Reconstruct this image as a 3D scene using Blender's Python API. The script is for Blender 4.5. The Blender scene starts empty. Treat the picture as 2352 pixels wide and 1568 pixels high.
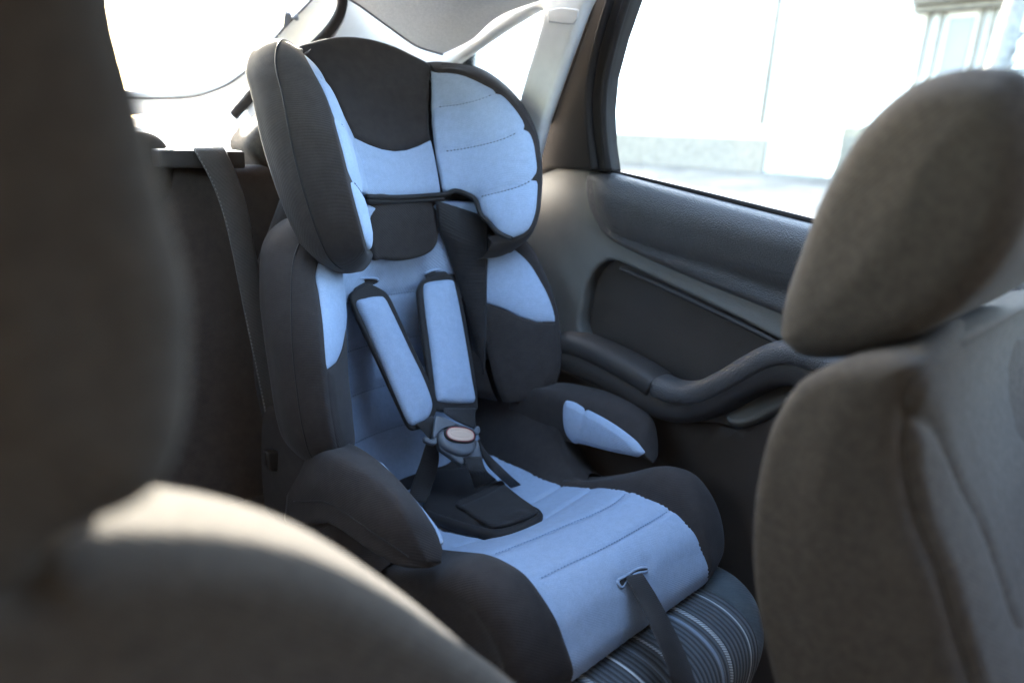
import bpy, math, random
import numpy as np
from mathutils import Vector, Matrix
from mathutils.geometry import delaunay_2d_cdt

random.seed(4)
rng = np.random.default_rng(4)
scene = bpy.context.scene
C = scene.collection
Z0 = 1.20                      # camera height above the road
XM = 0.677                     # symmetry plane of the child seat

# ------------------------------------------------------------------ camera model (24 mm lens)
F = 1568.0
CEN = np.array([1176.0, 784.0])
_dx = np.array([1724, -384, F]); _dx /= np.linalg.norm(_dx)
_dy = np.array([-1549, -550, F]); _dy -= _dx * _dy.dot(_dx); _dy /= np.linalg.norm(_dy)
_dn = np.cross(_dx, _dy)
if _dn[1] < 0: _dn = -_dn
R = np.array([_dx, _dy, -_dn])     # rows: world X, Y, Z in (right, down, forward)


def at(px, py, X=None, Y=None, Z=None, pl=None):
    """point where the sight line through a picture point meets a plane of the scene"""
    r = R @ np.array([px - CEN[0], py - CEN[1], F])
    if pl is not None:
        n = np.array(pl[:3], float); t = pl[3] / n.dot(r)
    elif X is not None: t = X / r[0]
    elif Y is not None: t = Y / r[1]
    else: t = Z / r[2]
    return r * t


def proj(p):
    q = R.T @ np.asarray(p, float)
    return CEN + F * q[:2] / q[2]


# ------------------------------------------------------------------ object helpers
def tag(o, label=None, cat=None, group=None, kind=None):
    if label: o['label'] = label
    if cat: o['category'] = cat
    if group: o['group'] = group
    if kind: o['kind'] = kind
    return o


ROOT = {}


def thing(name, loc, label, cat, group=None):
    o = bpy.data.objects.new(name, None); C.objects.link(o)
    o.location = (loc[0], loc[1], loc[2] + Z0)
    o.empty_display_size = .05
    ROOT[o.name] = np.array([loc[0], loc[1], loc[2] + Z0])
    return tag(o, label, cat, group)


def rootloc(p):
    if p is None: return np.zeros(3)
    while p.parent is not None: p = p.parent
    return ROOT.get(p.name, np.zeros(3))


def obj(name, verts, faces, mat, parent=None, smooth=True, mirror=False, sharp=None):
    V = np.array(verts, float).reshape(-1, 3).copy()
    if mirror:
        V[:, 0] = 2 * XM - V[:, 0]
        faces = [tuple(reversed(f)) for f in faces]
    V[:, 2] += Z0
    V -= rootloc(parent)
    me = bpy.data.meshes.new(name)
    me.from_pydata(V.tolist(), [], [tuple(int(i) for i in f) for f in faces])
    me.update()
    if smooth:
        for p in me.polygons: p.use_smooth = True
    if sharp:
        try: me.set_sharp_from_angle(angle=math.radians(sharp))
        except Exception: pass
    me.materials.append(mat)
    o = bpy.data.objects.new(name, me); C.objects.link(o)
    if parent is not None: o.parent = parent
    return o


class MB:
    """collects geometry for one mesh"""
    def __init__(s): s.v = []; s.f = []
    def add(s, v, f):
        n = len(s.v); s.v += [tuple(x) for x in np.asarray(v, float)]
        s.f += [tuple(i + n for i in q) for q in f]
        return s
    def build(s, name, mat, parent=None, **k): return obj(name, s.v, s.f, mat, parent, **k)
    def pair(s, name, mat, parent):
        s.build(name, mat, parent); s.build(name, mat, parent, mirror=True)


# ------------------------------------------------------------------ geometry helpers
def crv(pts, n, closed=False):
    P = np.array(pts, float)
    if len(P) == 2 and not closed:
        t = np.linspace(0, 1, n)[:, None]; return P[0] * (1 - t) + P[1] * t
    if closed: Q = np.vstack([P[-1], P, P[0], P[1]])
    else: Q = np.vstack([2 * P[0] - P[1], P, 2 * P[-1] - P[-2]])
    out = []
    for i in range(1, len(Q) - 2):
        a, b, c, d = Q[i - 1], Q[i], Q[i + 1], Q[i + 2]
        for t in np.linspace(0, 1, 16, endpoint=False):
            out.append(.5 * (2 * b + (c - a) * t + (2 * a - 5 * b + 4 * c - d) * t * t + (3 * b - a - 3 * c + d) * t ** 3))
    if not closed: out.append(Q[-2])
    else: out.append(out[0])
    out = np.array(out)
    L = np.r_[0, np.cumsum(np.linalg.norm(np.diff(out, axis=0), axis=1))]
    s = np.linspace(0, L[-1], n + (1 if closed else 0))
    res = np.stack([np.interp(s, L, out[:, k]) for k in range(out.shape[1])], 1)
    return res[:-1] if closed else res


def spl(pts, n):
    """uniform-parameter Catmull-Rom (keeps knots in step between curves)"""
    P = np.array(pts, float)
    Q = np.vstack([2 * P[0] - P[1], P, 2 * P[-1] - P[-2]])
    out = []
    for x in np.linspace(0, len(P) - 1, n):
        i = min(int(x), len(P) - 2); t = x - i
        a, b, c, d = Q[i], Q[i + 1], Q[i + 2], Q[i + 3]
        out.append(.5 * (2 * b + (c - a) * t + (2 * a - 5 * b + 4 * c - d) * t * t + (3 * b - a - 3 * c + d) * t ** 3))
    return np.array(out)


def loft(rows, nu=40, nv=24, cap=False):
    """rows[i][j] control net -> dense grid G[nu][nv]"""
    A = np.array([spl(r, nv) for r in rows])
    return np.stack([spl(A[:, j], nu) for j in range(nv)], 1)


def grid_faces(nu, nv, closed_v=False):
    f = []
    for i in range(nu - 1):
        for j in range(nv if closed_v else nv - 1):
            k = (j + 1) % nv
            f.append((i * nv + j, i * nv + k, (i + 1) * nv + k, (i + 1) * nv + j))
    return f


def addgrid(mb, G, closed_v=False):
    return mb.add(G.reshape(-1, 3), grid_faces(G.shape[0], G.shape[1], closed_v))


def tube(mb, path, r, n=10, caps=True, flat=None):
    P = np.array(path, float); m = len(P)
    r = np.broadcast_to(r, (m,)) if np.ndim(r) < 2 else r
    T = np.gradient(P, axis=0); T /= np.linalg.norm(T, axis=1)[:, None] + 1e-12
    up = np.array([.13, .21, .97]) if abs(T[0][2]) < .9 else np.array([1., .1, 0])
    rings = []
    for i in range(m):
        a = up - T[i] * up.dot(T[i]); a /= np.linalg.norm(a) + 1e-12; up = a
        b = np.cross(T[i], a)
        rings.append([P[i] + r[i] * (math.cos(q) * a + math.sin(q) * b) for q in np.linspace(0, 2 * math.pi, n, endpoint=False)])
    G = np.array(rings); addgrid(mb, G, True)
    if caps:
        k = len(mb.v) - m * n
        mb.f.append(tuple(range(k + n - 1, k - 1, -1))); mb.f.append(tuple(range(k + (m - 1) * n, k + m * n)))
    return mb


def ribbon(mb, e1, e2, th, n=24, nrm=None):
    """strap between two edge curves, with thickness"""
    A = crv(e1, n); B = crv(e2, n)
    mid = (A + B) / 2; T = np.gradient(mid, axis=0)
    N = np.cross(T, B - A); N /= np.linalg.norm(N, axis=1)[:, None] + 1e-12
    s = -np.sign((N * mid).sum(1).mean()); N = N * s * th
    rings = []
    for i in range(n):
        rings.append([A[i], A[i] * .94 + B[i] * .06 + N[i], A[i] * .5 + B[i] * .5 + N[i] * 1.05, A[i] * .06 + B[i] * .94 + N[i], B[i], A[i] * .5 + B[i] * .5 - N[i] * .3])
    G = np.array(rings); k = len(mb.v); addgrid(mb, G, True)
    mb.f.append(tuple(range(k + 5, k - 1, -1))); mb.f.append(tuple(range(k + (n - 1) * 6, k + n * 6)))
    return mb


def stitch(mb, path, step=.0062, ln=.0040, r=.0007, lift=.0004, nrm=None):
    """row of short thread stitches along a 3-D path"""
    P = np.array(path, float)
    L = np.r_[0, np.cumsum(np.linalg.norm(np.diff(P, axis=0), axis=1))]
    for s in np.arange(step * .3, L[-1] - ln, step):
        a = np.array([np.interp(s, L, P[:, k]) for k in range(3)])
        b = np.array([np.interp(s + ln, L, P[:, k]) for k in range(3)])
        c = (a + b) / 2 - ((a + b) / 2) / np.linalg.norm(a) * lift
        tube(mb, [a, c, b], [r * .6, r, r * .6], n=5)
    return mb


def inpoly(P, poly):
    x, y = P[:, 0], P[:, 1]; ins = np.zeros(len(P), bool)
    q = poly; p = np.roll(q, 1, 0)
    for (x1, y1), (x2, y2) in zip(p, q):
        c = ((y1 > y) != (y2 > y))
        if y1 != y2: ins ^= c & (x < (x2 - x1) * (y - y1) / (y2 - y1) + x1)
    return ins


def segdist(P, A, B):
    """min distance of points P to segments A->B (any dimension)"""
    d = np.full(len(P), 1e9)
    for a, b in zip(A, B):
        ab = b - a; t = np.clip(((P - a) @ ab) / (ab @ ab + 1e-18), 0, 1)
        d = np.minimum(d, np.linalg.norm(P - (a + t[:, None] * ab), axis=1))
    return d


def smooth_outline(pts, n, corners=()):
    return crv(pts, n, closed=True)


def sheet(name, outline, fmap, mat, parent, thick=.01, r=.004, res=None, n_out=120, holes=(), grooves=(), gd=.003, gw=.006,
          bulge=None, face=None, mirror=False, smooth_out=True, hole_smooth=True, mb_only=False, sharp=None, bumps=(), rim=False):
    """solid padded sheet: an outline on a surface fmap(u,v)->xyz, rounded edges, quilting grooves, real thickness"""
    O = crv(outline, n_out, closed=True) if smooth_out else np.array(outline, float)
    if not smooth_out:      # densify straight outline
        D = []
        for a, b in zip(O, np.roll(O, -1, 0)):
            k = max(2, int(n_out * np.linalg.norm(b - a) / np.linalg.norm(np.diff(np.vstack([O, O[:1]]), axis=0), axis=1).sum()))
            D += [a + (b - a) * t for t in np.linspace(0, 1, k, endpoint=False)]
        O = np.array(D)
    H = [crv(h, 60, closed=True) if hole_smooth else np.array(h, float) for h in holes]
    loops = [O] + H
    mn, mx = O.min(0), O.max(0)
    if res is None: res = math.sqrt((mx - mn).prod() / 1400)
    xs = np.arange(mn[0], mx[0], res); ys = np.arange(mn[1], mx[1], res)
    gx, gy = np.meshgrid(xs, ys); gx = gx + (np.arange(len(ys)) % 2)[:, None] * res * .5
    Gp = np.stack([gx.ravel(), gy.ravel()], 1)
    # local scale (uv units per metre)
    cuv = O.mean(0); e = res * .5
    sc = e / max(1e-9, np.linalg.norm(np.array(fmap(cuv[0] + e, cuv[1])) - np.array(fmap(cuv[0], cuv[1]))))
    sc2 = e / max(1e-9, np.linalg.norm(np.array(fmap(cuv[0], cuv[1] + e)) - np.array(fmap(cuv[0], cuv[1]))))
    su = math.sqrt(sc * sc2)
    A = np.vstack(loops); B = np.vstack([np.roll(l, -1, 0) for l in loops])
    def inside(P):
        k = inpoly(P, O)
        for h in H: k &= ~inpoly(P, h)
        return k
    Gp = Gp[inside(Gp)]
    dg = segdist(Gp, A, B)
    Gp = Gp[dg > max(r * su * 1.1, res * .35)]
    extra = []
    for q in (.035, .13, .29, .5, .75, 1.0):
        dd = r * su * q
        for l in loops:
            t = np.roll(l, -1, 0) - np.roll(l, 1, 0); t /= np.linalg.norm(t, axis=1)[:, None] + 1e-12
            nn = np.stack([-t[:, 1], t[:, 0]], 1)
            for s in (1, -1):
                Q = l + nn * dd * s; Q = Q[inside(Q)]
                if len(Q):
                    ds = segdist(Q, A, B); extra.append(Q[(ds > dd * .9)])
    if grooves:
        for g in grooves:
            for off in (0, gw * su * .7, -gw * su * .7):
                gg = crv(g, 50); t = np.gradient(gg, axis=0); t /= np.linalg.norm(t, axis=1)[:, None] + 1e-12
                Q = gg + np.stack([-t[:, 1], t[:, 0]], 1) * off; Q = Q[inside(Q)]
                if len(Q):
                    ds = segdist(Q, A, B); extra.append(Q[ds > r * su * .3])
    pts = np.vstack([A, Gp] + extra)
    nb = len(A); edges = []; k = 0
    for l in loops:
        m = len(l); edges += [(k + i, k + (i + 1) % m) for i in range(m)]; k += m
    ov, oe, of, orig, _, _ = delaunay_2d_cdt([Vector(p) for p in pts], edges, [], 4 if H else 1, 1e-6)
    P2 = np.array([tuple(v) for v in ov]); tris = [tuple(f) for f in of]
    if H: tris = [f for f in tris if inside(P2[list(f)].mean(0)[None])[0]]
    used = sorted({i for f in tris for i in f}); rm = {o: i for i, o in enumerate(used)}
    P2 = P2[used]; tris = [tuple(rm[i] for i in f) for f in tris]
    P3 = np.array([fmap(u, v) for u, v in P2])
    du = np.array([fmap(u + res * .3, v) for u, v in P2]) - np.array([fmap(u - res * .3, v) for u, v in P2])
    dv = np.array([fmap(u, v + res * .3) for u, v in P2]) - np.array([fmap(u, v - res * .3) for u, v in P2])
    N = np.cross(du, dv); N /= np.linalg.norm(N, axis=1)[:, None] + 1e-12
    ref = -P3 if face is None else np.broadcast_to(np.array(face, float), P3.shape)
    if (N * ref).sum() < 0: N = -N
    B3 = np.array([[fmap(u, v) for u, v in l] for l in loops], dtype=object)
    d = np.full(len(P3), 1e9)
    for l in loops:
        L3 = np.array([fmap(u, v) for u, v in l]); d = np.minimum(d, segdist(P3, L3, np.roll(L3, -1, 0)))
    q = np.clip(d / max(r, 1e-9), 0, 1)
    h = -r * (1 - np.sqrt(np.clip(1 - (1 - q) ** 2, 0, 1)))
    for g in grooves:
        g3 = np.array([fmap(u, v) for u, v in crv(g, 40)]); dd = segdist(P3, g3[:-1], g3[1:])
        h -= gd * np.exp(-np.abs(dd / gw) ** 1.5)
    for (bu, bv, bh, bw) in bumps:
        c3 = np.array(fmap(bu, bv)); h += bh * np.exp(-(np.linalg.norm(P3 - c3, axis=1) / bw) ** 2)
    if bulge is not None: h += bulge(d, P2, P3)
    if rim: h += r; thick = thick - r
    Fv = P3 + N * h[:, None]; Bv = P3 - N * thick
    n = len(P3)
    # orient triangles with N
    f0 = tris[len(tris) // 2]; a, b, c = P3[list(f0)]
    T = []
    for f in tris:
        a, b, c = P3[list(f)]
        T.append(f if np.cross(b - a, c - a).dot(N[f[0]]) > 0 else (f[0], f[2], f[1]))
    cnt = {}
    for f in T:
        for i in range(3):
            cnt[(f[i], f[(i + 1) % 3])] = 1
    faces = list(T) + [(f[0] + n, f[2] + n, f[1] + n) for f in T]
    for (a, b) in list(cnt):
        if (b, a) not in cnt: faces.append((b, a, a + n, b + n))
    V = np.vstack([Fv, Bv])
    if mb_only: return V, faces
    o = obj(name, V, faces, mat, parent, mirror=mirror, sharp=sharp)
    return o


def invert(fm, pix, ru=(0, 1), rv=(0, 1), n=90):
    U, Vv = np.meshgrid(np.linspace(*ru, n), np.linspace(*rv, n))
    Q = np.array([proj(fm(u, v)) for u, v in zip(U.ravel(), Vv.ravel())])
    out = []
    for p in pix:
        k = np.argmin(((Q - np.array(p)) ** 2).sum(1)); u, v = U.ravel()[k], Vv.ravel()[k]
        out.append((u, v))
    return out


def box(mb, lo, hi, bev=0):
    x0, y0, z0 = lo; x1, y1, z1 = hi; b = bev
    if b <= 0:
        v = [(x0, y0, z0), (x1, y0, z0), (x1, y1, z0), (x0, y1, z0), (x0, y0, z1), (x1, y0, z1), (x1, y1, z1), (x0, y1, z1)]
        f = [(3, 2, 1, 0), (4, 5, 6, 7), (0, 1, 5, 4), (1, 2, 6, 5), (2, 3, 7, 6), (3, 0, 4, 7)]
        return mb.add(v, f)
    import bmesh
    bm = bmesh.new(); bmesh.ops.create_cube(bm, size=1)
    for v in bm.verts:
        v.co = Vector(((x0 + x1) / 2 + v.co.x * (x1 - x0), (y0 + y1) / 2 + v.co.y * (y1 - y0), (z0 + z1) / 2 + v.co.z * (z1 - z0)))
    bmesh.ops.bevel(bm, geom=list(bm.edges), offset=b, segments=4, profile=.5, affect='EDGES')
    bm.verts.index_update()
    mb.add([tuple(v.co) for v in bm.verts], [tuple(v.index for v in f.verts) for f in bm.faces]); bm.free()
    return mb


# ------------------------------------------------------------------ materials
def nt(name):
    m = bpy.data.materials.new(name); m.use_nodes = True
    n = m.node_tree; n.nodes.clear()
    out = n.nodes.new('ShaderNodeOutputMaterial'); b = n.nodes.new('ShaderNodeBsdfPrincipled')
    n.links.new(b.outputs[0], out.inputs[0])
    return m, n, b


def noise(n, scale, detail=3, rough=.6, vec=None):
    t = n.nodes.new('ShaderNodeTexNoise'); t.inputs['Scale'].default_value = scale
    t.inputs['Detail'].default_value = detail; t.inputs['Roughness'].default_value = rough
    if vec: n.links.new(vec, t.inputs['Vector'])
    return t


def mixcol(n, fac, a, b, mode='MIX'):
    x = n.nodes.new('ShaderNodeMix'); x.data_type = 'RGBA'; x.blend_type = mode
    for s, v in ((0, fac), (6, a), (7, b)):
        if hasattr(v, 'links'): n.links.new(v, x.inputs[s])
        elif s == 0: x.inputs[0].default_value = v
        else: x.inputs[s].default_value = (*v, 1)
    return x.outputs[2]


def ramp(n, src, a, b):
    t = n.nodes.new('ShaderNodeMapRange'); n.links.new(src, t.inputs[0])
    t.inputs[1].default_value = a; t.inputs[2].default_value = b; return t.outputs[0]


def fabric(name, col, var=.18, rough=.9, weave=900, bump=.15, sheen=.25, mott=60, dist=.0006, spec=.25):
    m, n, b = nt(name)
    tc = n.nodes.new('ShaderNodeTexCoord').outputs['Object']
    big = noise(n, mott, 4, .65, tc); big2 = noise(n, 20, 3, .55, tc)
    w1 = n.nodes.new('ShaderNodeTexWave'); w1.inputs['Scale'].default_value = weave / 6.3; w1.bands_direction = 'DIAGONAL'
    w1.inputs['Distortion'].default_value = .6; w1.inputs['Detail'].default_value = 1
    n.links.new(tc, w1.inputs['Vector'])
    fine = noise(n, weave, 2, .7, tc)
    d = tuple(c * (1 - var) for c in col); l = tuple(min(1, c * (1 + var)) for c in col)
    c1 = mixcol(n, ramp(n, big.outputs[0], .3, .7), d, l)
    c2 = mixcol(n, ramp(n, fine.outputs[0], .3, .7), tuple(c * .88 for c in (1, 1, 1)), (1.1, 1.1, 1.1))
    c3 = mixcol(n, 1.0, c1, c2, 'MULTIPLY')
    n.links.new(c3, b.inputs['Base Color'])
    b.inputs['Roughness'].default_value = rough
    b.inputs['Specular IOR Level'].default_value = spec
    b.inputs['Sheen Weight'].default_value = sheen; b.inputs['Sheen Roughness'].default_value = .45
    b.inputs['Sheen Tint'].default_value = (.9, .92, 1, 1)
    mx = n.nodes.new('ShaderNodeMath'); mx.operation = 'ADD'
    n.links.new(w1.outputs[1], mx.inputs[0]); n.links.new(fine.outputs[0], mx.inputs[1])
    bp = n.nodes.new('ShaderNodeBump'); bp.inputs['Strength'].default_value = bump; bp.inputs['Distance'].default_value = dist
    n.links.new(mx.outputs[0], bp.inputs['Height'])
    bp2 = n.nodes.new('ShaderNodeBump'); bp2.inputs['Strength'].default_value = .14; bp2.inputs['Distance'].default_value = .004
    n.links.new(big2.outputs[0], bp2.inputs['Height']); n.links.new(bp2.outputs[0], bp.inputs['Normal'])
    n.links.new(bp.outputs[0], b.inputs['Normal'])
    return m


def plastic(name, col, rough=.45, grain=0, gstr=.3, spec=.5, var=.08, dist=.0008, metal=0):
    m, n, b = nt(name)
    tc = n.nodes.new('ShaderNodeTexCoord').outputs['Object']
    big = noise(n, 14, 4, .6, tc)
    c = mixcol(n, ramp(n, big.outputs[0], .3, .7), tuple(x * (1 - var) for x in col), tuple(x * (1 + var) for x in col))
    n.links.new(c, b.inputs['Base Color'])
    b.inputs['Roughness'].default_value = rough; b.inputs['Specular IOR Level'].default_value = spec
    b.inputs['Metallic'].default_value = metal
    if grain:
        v = n.nodes.new('ShaderNodeTexVoronoi'); v.inputs['Scale'].default_value = grain
        n.links.new(tc, v.inputs['Vector'])
        g = noise(n, grain * .8, 3, .6, tc)
        a = n.nodes.new('ShaderNodeMath'); a.operation = 'ADD'
        n.links.new(v.outputs['Distance'], a.inputs[0]); n.links.new(g.outputs[0], a.inputs[1])
        bp = n.nodes.new('ShaderNodeBump'); bp.inputs['Strength'].default_value = gstr; bp.inputs['Distance'].default_value = dist
        n.links.new(a.outputs[0], bp.inputs['Height']); n.links.new(bp.outputs[0], b.inputs['Normal'])
    return m


def glassmat(name, tint=(.96, .98, .97)):
    m = bpy.data.materials.new(name); m.use_nodes = True; n = m.node_tree; n.nodes.clear()
    out = n.nodes.new('ShaderNodeOutputMaterial'); mx = n.nodes.new('ShaderNodeMixShader')
    t = n.nodes.new('ShaderNodeBsdfTransparent'); t.inputs[0].default_value = (*tint, 1)
    g = n.nodes.new('ShaderNodeBsdfGlossy'); g.inputs['Roughness'].default_value = .02
    fr = n.nodes.new('ShaderNodeFresnel'); fr.inputs[0].default_value = 1.3
    n.links.new(fr.outputs[0], mx.inputs[0]); n.links.new(t.outputs[0], mx.inputs[1]); n.links.new(g.outputs[0], mx.inputs[2])
    n.links.new(mx.outputs[0], out.inputs[0])
    return m


M = {}
M['blue'] = fabric('blue_fabric', (.345, .43, .575), var=.06, weave=800, bump=.35, sheen=.12, mott=90)
M['dark'] = fabric('charcoal_fabric', (.040, .033, .031), var=.15, weave=800, bump=.35, sheen=.10)
M['web'] = fabric('black_webbing', (.030, .027, .027), var=.12, rough=.75, weave=700, bump=.5, sheen=.12)
M['bind'] = fabric('black_binding', (.026, .023, .023), var=.1, rough=.7, weave=1200, sheen=.08)
M['thread'] = plastic('grey_thread', (.10, .11, .14), .8)
M['thread_blue'] = plastic('blue_thread', (.20, .28, .42), .8)
M['thread_dark'] = plastic('dark_thread', (.045, .045, .05), .8)
M['seatgrey'] = fabric('grey_seat_fabric', (.068, .058, .049), var=.18, weave=650, bump=.25, sheen=.02, mott=130, spec=.06)
M['bench'] = fabric('dark_bench_fabric', (.068, .052, .043), var=.14, weave=900, bump=.25, sheen=.10)
M['belt'] = fabric('grey_belt_webbing', (.085, .075, .070), var=.06, rough=.7, weave=600, bump=.4, sheen=.15)
M['doorgrey'] = plastic('grey_door_plastic', (.165, .156, .142), .55, grain=420, gstr=.35)
M['doorblack'] = plastic('black_grained_plastic', (.066, .060, .058), .46, grain=520, gstr=.9, dist=.0012)
M['black'] = plastic('black_plastic', (.036, .030, .027), .58, grain=500, gstr=.3, spec=.35)
M['rubber'] = plastic('black_rubber', (.020, .016, .014), .8, spec=.2)
M['pocket'] = plastic('dark_pocket_and_door_shade', (.058, .045, .038), .6, grain=500, gstr=.3)  # pocket lining; on the lower door its darkness stands for shade
M['buckle'] = plastic('grey_buckle_plastic', (.11, .12, .14), .38, grain=900, gstr=.15)
M['button'] = plastic('cream_button', (.62, .44, .34), .4)
M['red'] = plastic('red_ring', (.35, .05, .06), .4)
M['weave'] = plastic('belt_edge_thread', (.22, .21, .20), .8)
M['trim'] = plastic('pale_trim_plastic', (.80, .80, .77), .55, grain=600, gstr=.15)
M['liner'] = fabric('pale_headliner', (.86, .85, .82), var=.05, weave=420, bump=.15, sheen=.1, mott=160)
M['metal'] = plastic('bright_metal', (.6, .6, .6), .25, metal=1)
M['glass'] = glassmat('window_glass')
M['carpet'] = fabric('dark_carpet', (.05, .05, .05), var=.3, weave=300, bump=.8)
M['shelf'] = fabric('pale_shelf_carpet', (.5, .5, .5), var=.15, weave=300, bump=.8)


def striped():
    m, n, b = nt('striped_seat_fabric')
    tc = n.nodes.new('ShaderNodeTexCoord').outputs['Object']
    sep = n.nodes.new('ShaderNodeSeparateXYZ'); n.links.new(tc, sep.inputs[0])
    x = sep.outputs[0]
    w = n.nodes.new('ShaderNodeMath'); w.operation = 'MULTIPLY'; n.links.new(x, w.inputs[0]); w.inputs[1].default_value = 2 * math.pi / .0082
    s = n.nodes.new('ShaderNodeMath'); s.operation = 'SINE'; n.links.new(w.outputs[0], s.inputs[0])
    rib = ramp(n, s.outputs[0], -.7, .8)
    base = mixcol(n, rib, (.030, .034, .042), (.105, .125, .150))
    col = base
    sc = n.nodes.new('ShaderNodeMath'); sc.operation = 'MULTIPLY'
    # twisted thread look
    y2 = n.nodes.new('ShaderNodeVectorMath'); y2.operation = 'DOT_PRODUCT'; y2.inputs[1].default_value = (900, 1300, 1300)
    n.links.new(tc, y2.inputs[0])
    tw = n.nodes.new('ShaderNodeMath'); tw.operation = 'SINE'; n.links.new(y2.outputs['Value'], tw.inputs[0])
    twr = ramp(n, tw.outputs[0], -1.2, .6)
    for (c, wd, val, twist) in STRIPES:
        d = n.nodes.new('ShaderNodeMath'); d.operation = 'SUBTRACT'; n.links.new(x, d.inputs[0]); d.inputs[1].default_value = c
        a = n.nodes.new('ShaderNodeMath'); a.operation = 'ABSOLUTE'; n.links.new(d.outputs[0], a.inputs[0])
        k = n.nodes.new('ShaderNodeMapRange'); n.links.new(a.outputs[0], k.inputs[0])
        k.inputs[1].default_value = wd * .5; k.inputs[2].default_value = wd * .5 - .0006
        fac = k.outputs[0]
        if twist:
            f2 = n.nodes.new('ShaderNodeMath'); f2.operation = 'MULTIPLY'; n.links.new(fac, f2.inputs[0]); n.links.new(twr, f2.inputs[1]); fac = f2.outputs[0]
        col = mixcol(n, fac, col, val)
    fine = noise(n, 900, 2, .7, tc)
    c2 = mixcol(n, ramp(n, fine.outputs[0], .25, .75), (.8, .8, .8), (1.15, 1.15, 1.15))
    col = mixcol(n, 1.0, col, c2, 'MULTIPLY')
    n.links.new(col, b.inputs['Base Color'])
    b.inputs['Roughness'].default_value = .85; b.inputs['Sheen Weight'].default_value = .2
    bp = n.nodes.new('ShaderNodeBump'); bp.inputs['Strength'].default_value = .8; bp.inputs['Distance'].default_value = .002
    ad = n.nodes.new('ShaderNodeMath'); ad.operation = 'ADD'; n.links.new(rib, ad.inputs[0])
    ml = n.nodes.new('ShaderNodeMath'); ml.operation = 'MULTIPLY'; n.links.new(fine.outputs[0], ml.inputs[0]); ml.inputs[1].default_value = .5
    n.links.new(ml.outputs[0], ad.inputs[1]); n.links.new(ad.outputs[0], bp.inputs['Height'])
    n.links.new(bp.outputs[0], b.inputs['Normal'])
    return m


def HX(h, Y, Z): return np.array([XM + h, Y, Z])


# ==================================================================================== CHILD SEAT
seat = thing('child_seat', (XM, .75, -.66), 'blue and charcoal child car seat with side wings and harness, on the rear bench', 'child seat')

# ---------- headrest: rim and back seams found from the two symmetric wings
RIM = [(.127, 1.085, .108), (.144, 1.052, .104), (.160, 1.019, .098), (.170, .983, .085), (.179, .948, .070), (.183, .917, .048), (.186, .892, .023),
       (.189, .872, -.004), (.187, .859, -.035), (.185, .850, -.065), (.180, .844, -.096), (.173, .840, -.128), (.162, .846, -.157), (.145, .868, -.172)]
BK = [(.125, 1.083, .109), (.118, 1.072, .095), (.110, 1.060, .079), (.103, 1.049, .063), (.096, 1.040, .045), (.091, 1.031, .031), (.087, 1.024, .015),
      (.080, 1.008, -.015), (.077, .997, -.040), (.076, .985, -.068), (.076, .976, -.095), (.078, .965, -.125), (.083, .955, -.150), (.092, .945, -.170)]
OUT = [(.122, 1.112, .118), (.148, 1.102, .122), (.180, 1.082, .120), (.204, 1.060, .109), (.225, 1.036, .091), (.242, 1.008, .066), (.247, .985, .043),
       (.249, .967, .015), (.247, .955, -.025), (.241, .945, -.065), (.232, .937, -.105), (.219, .932, -.145), (.200, .932, -.182), (.168, .940, -.208)]
EXT_R = [(.122, .895, -.178)]; EXT_B = [(.105, .945, -.182)]; EXT_O = [(.13, .955, -.215)]
headrest_core = None
Rm = spl(RIM, 80); Bm = spl(BK, 80)


def wing_map(u, v):
    x = np.clip(v, -.2, 1.2) * 79; i = int(np.clip(math.floor(x), 0, 78)); t = x - i
    r_ = Rm[i] * (1 - t) + Rm[i + 1] * t; b_ = Bm[i] * (1 - t) + Bm[i + 1] * t
    p = b_ * (1 - u) + r_ * u
    k = min(1, max(0, v * 2.2)); uu = min(max(u, 0), 1)
    p = p + np.array([.012, .018, 0]) * (4 * uu * (1 - uu)) * (1 - uu) * 1.3 * k + np.array([-.012, .001, 0]) * math.sin(math.pi * uu ** 1.6) * k    # hollow, then padded towards the rim
    return HX(*p)


# dark upper back panel and shell (part mesh of the headrest)
Bcurve = sorted([(p[2], p[0], p[1]) for p in BK[:11]])
bz = [p[0] for p in Bcurve]; bh = [p[1] for p in Bcurve]; by = [p[2] for p in Bcurve]


def back_map(h, z):
    y = np.interp(z, bz, by) if z < bz[-1] else by[-1] + (z - bz[-1]) * .55
    y += .012 * (1 - (h / .13) ** 2) * np.clip((.12 - z) / .1, 0, 1)
    return HX(h, y, z)


rb = [(h_, z_) for z_, h_ in zip(bz, bh)]
low = [(.079, -.0125), (.05, -.024), (.025, -.031), (0, -.0335), (-.025, -.031), (-.05, -.024), (-.079, -.0125)]
top = [(.132, .112), (.127, .124), (.10, .134), (.06, .146), (.02, .152), (-.02, .152), (-.06, .146), (-.10, .134), (-.127, .124), (-.132, .112)]
right_side = [(.083, .0), (.091, .031), (.101, .06), (.114, .088)]
out_top = low[::-1] + right_side + top + [(-a, b) for a, b in right_side[::-1]]
headrest = sheet('headrest', out_top, back_map, M['dark'], seat, thick=.045, r=.012, res=.008, n_out=150, face=(0, -1, .2),
                 bulge=lambda d, P2, P3: -.022 * np.clip((P2[:, 1] - .118) / .034, 0, 1) ** 2 * 0)
# blue pad strip under it
strip = low + [(-.079, -.04), (-.0775, -.07), (-.077, -.104), (-.03, -.107), (.03, -.107), (.077, -.104), (.0775, -.07), (.079, -.04)]
sheet('head_pad', strip, lambda h, z: back_map(h, z) + np.array([0, .001, 0]), M['blue'], headrest, thick=.03, r=.004, res=.006, face=(0, -1, .2), smooth_out=False)

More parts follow.
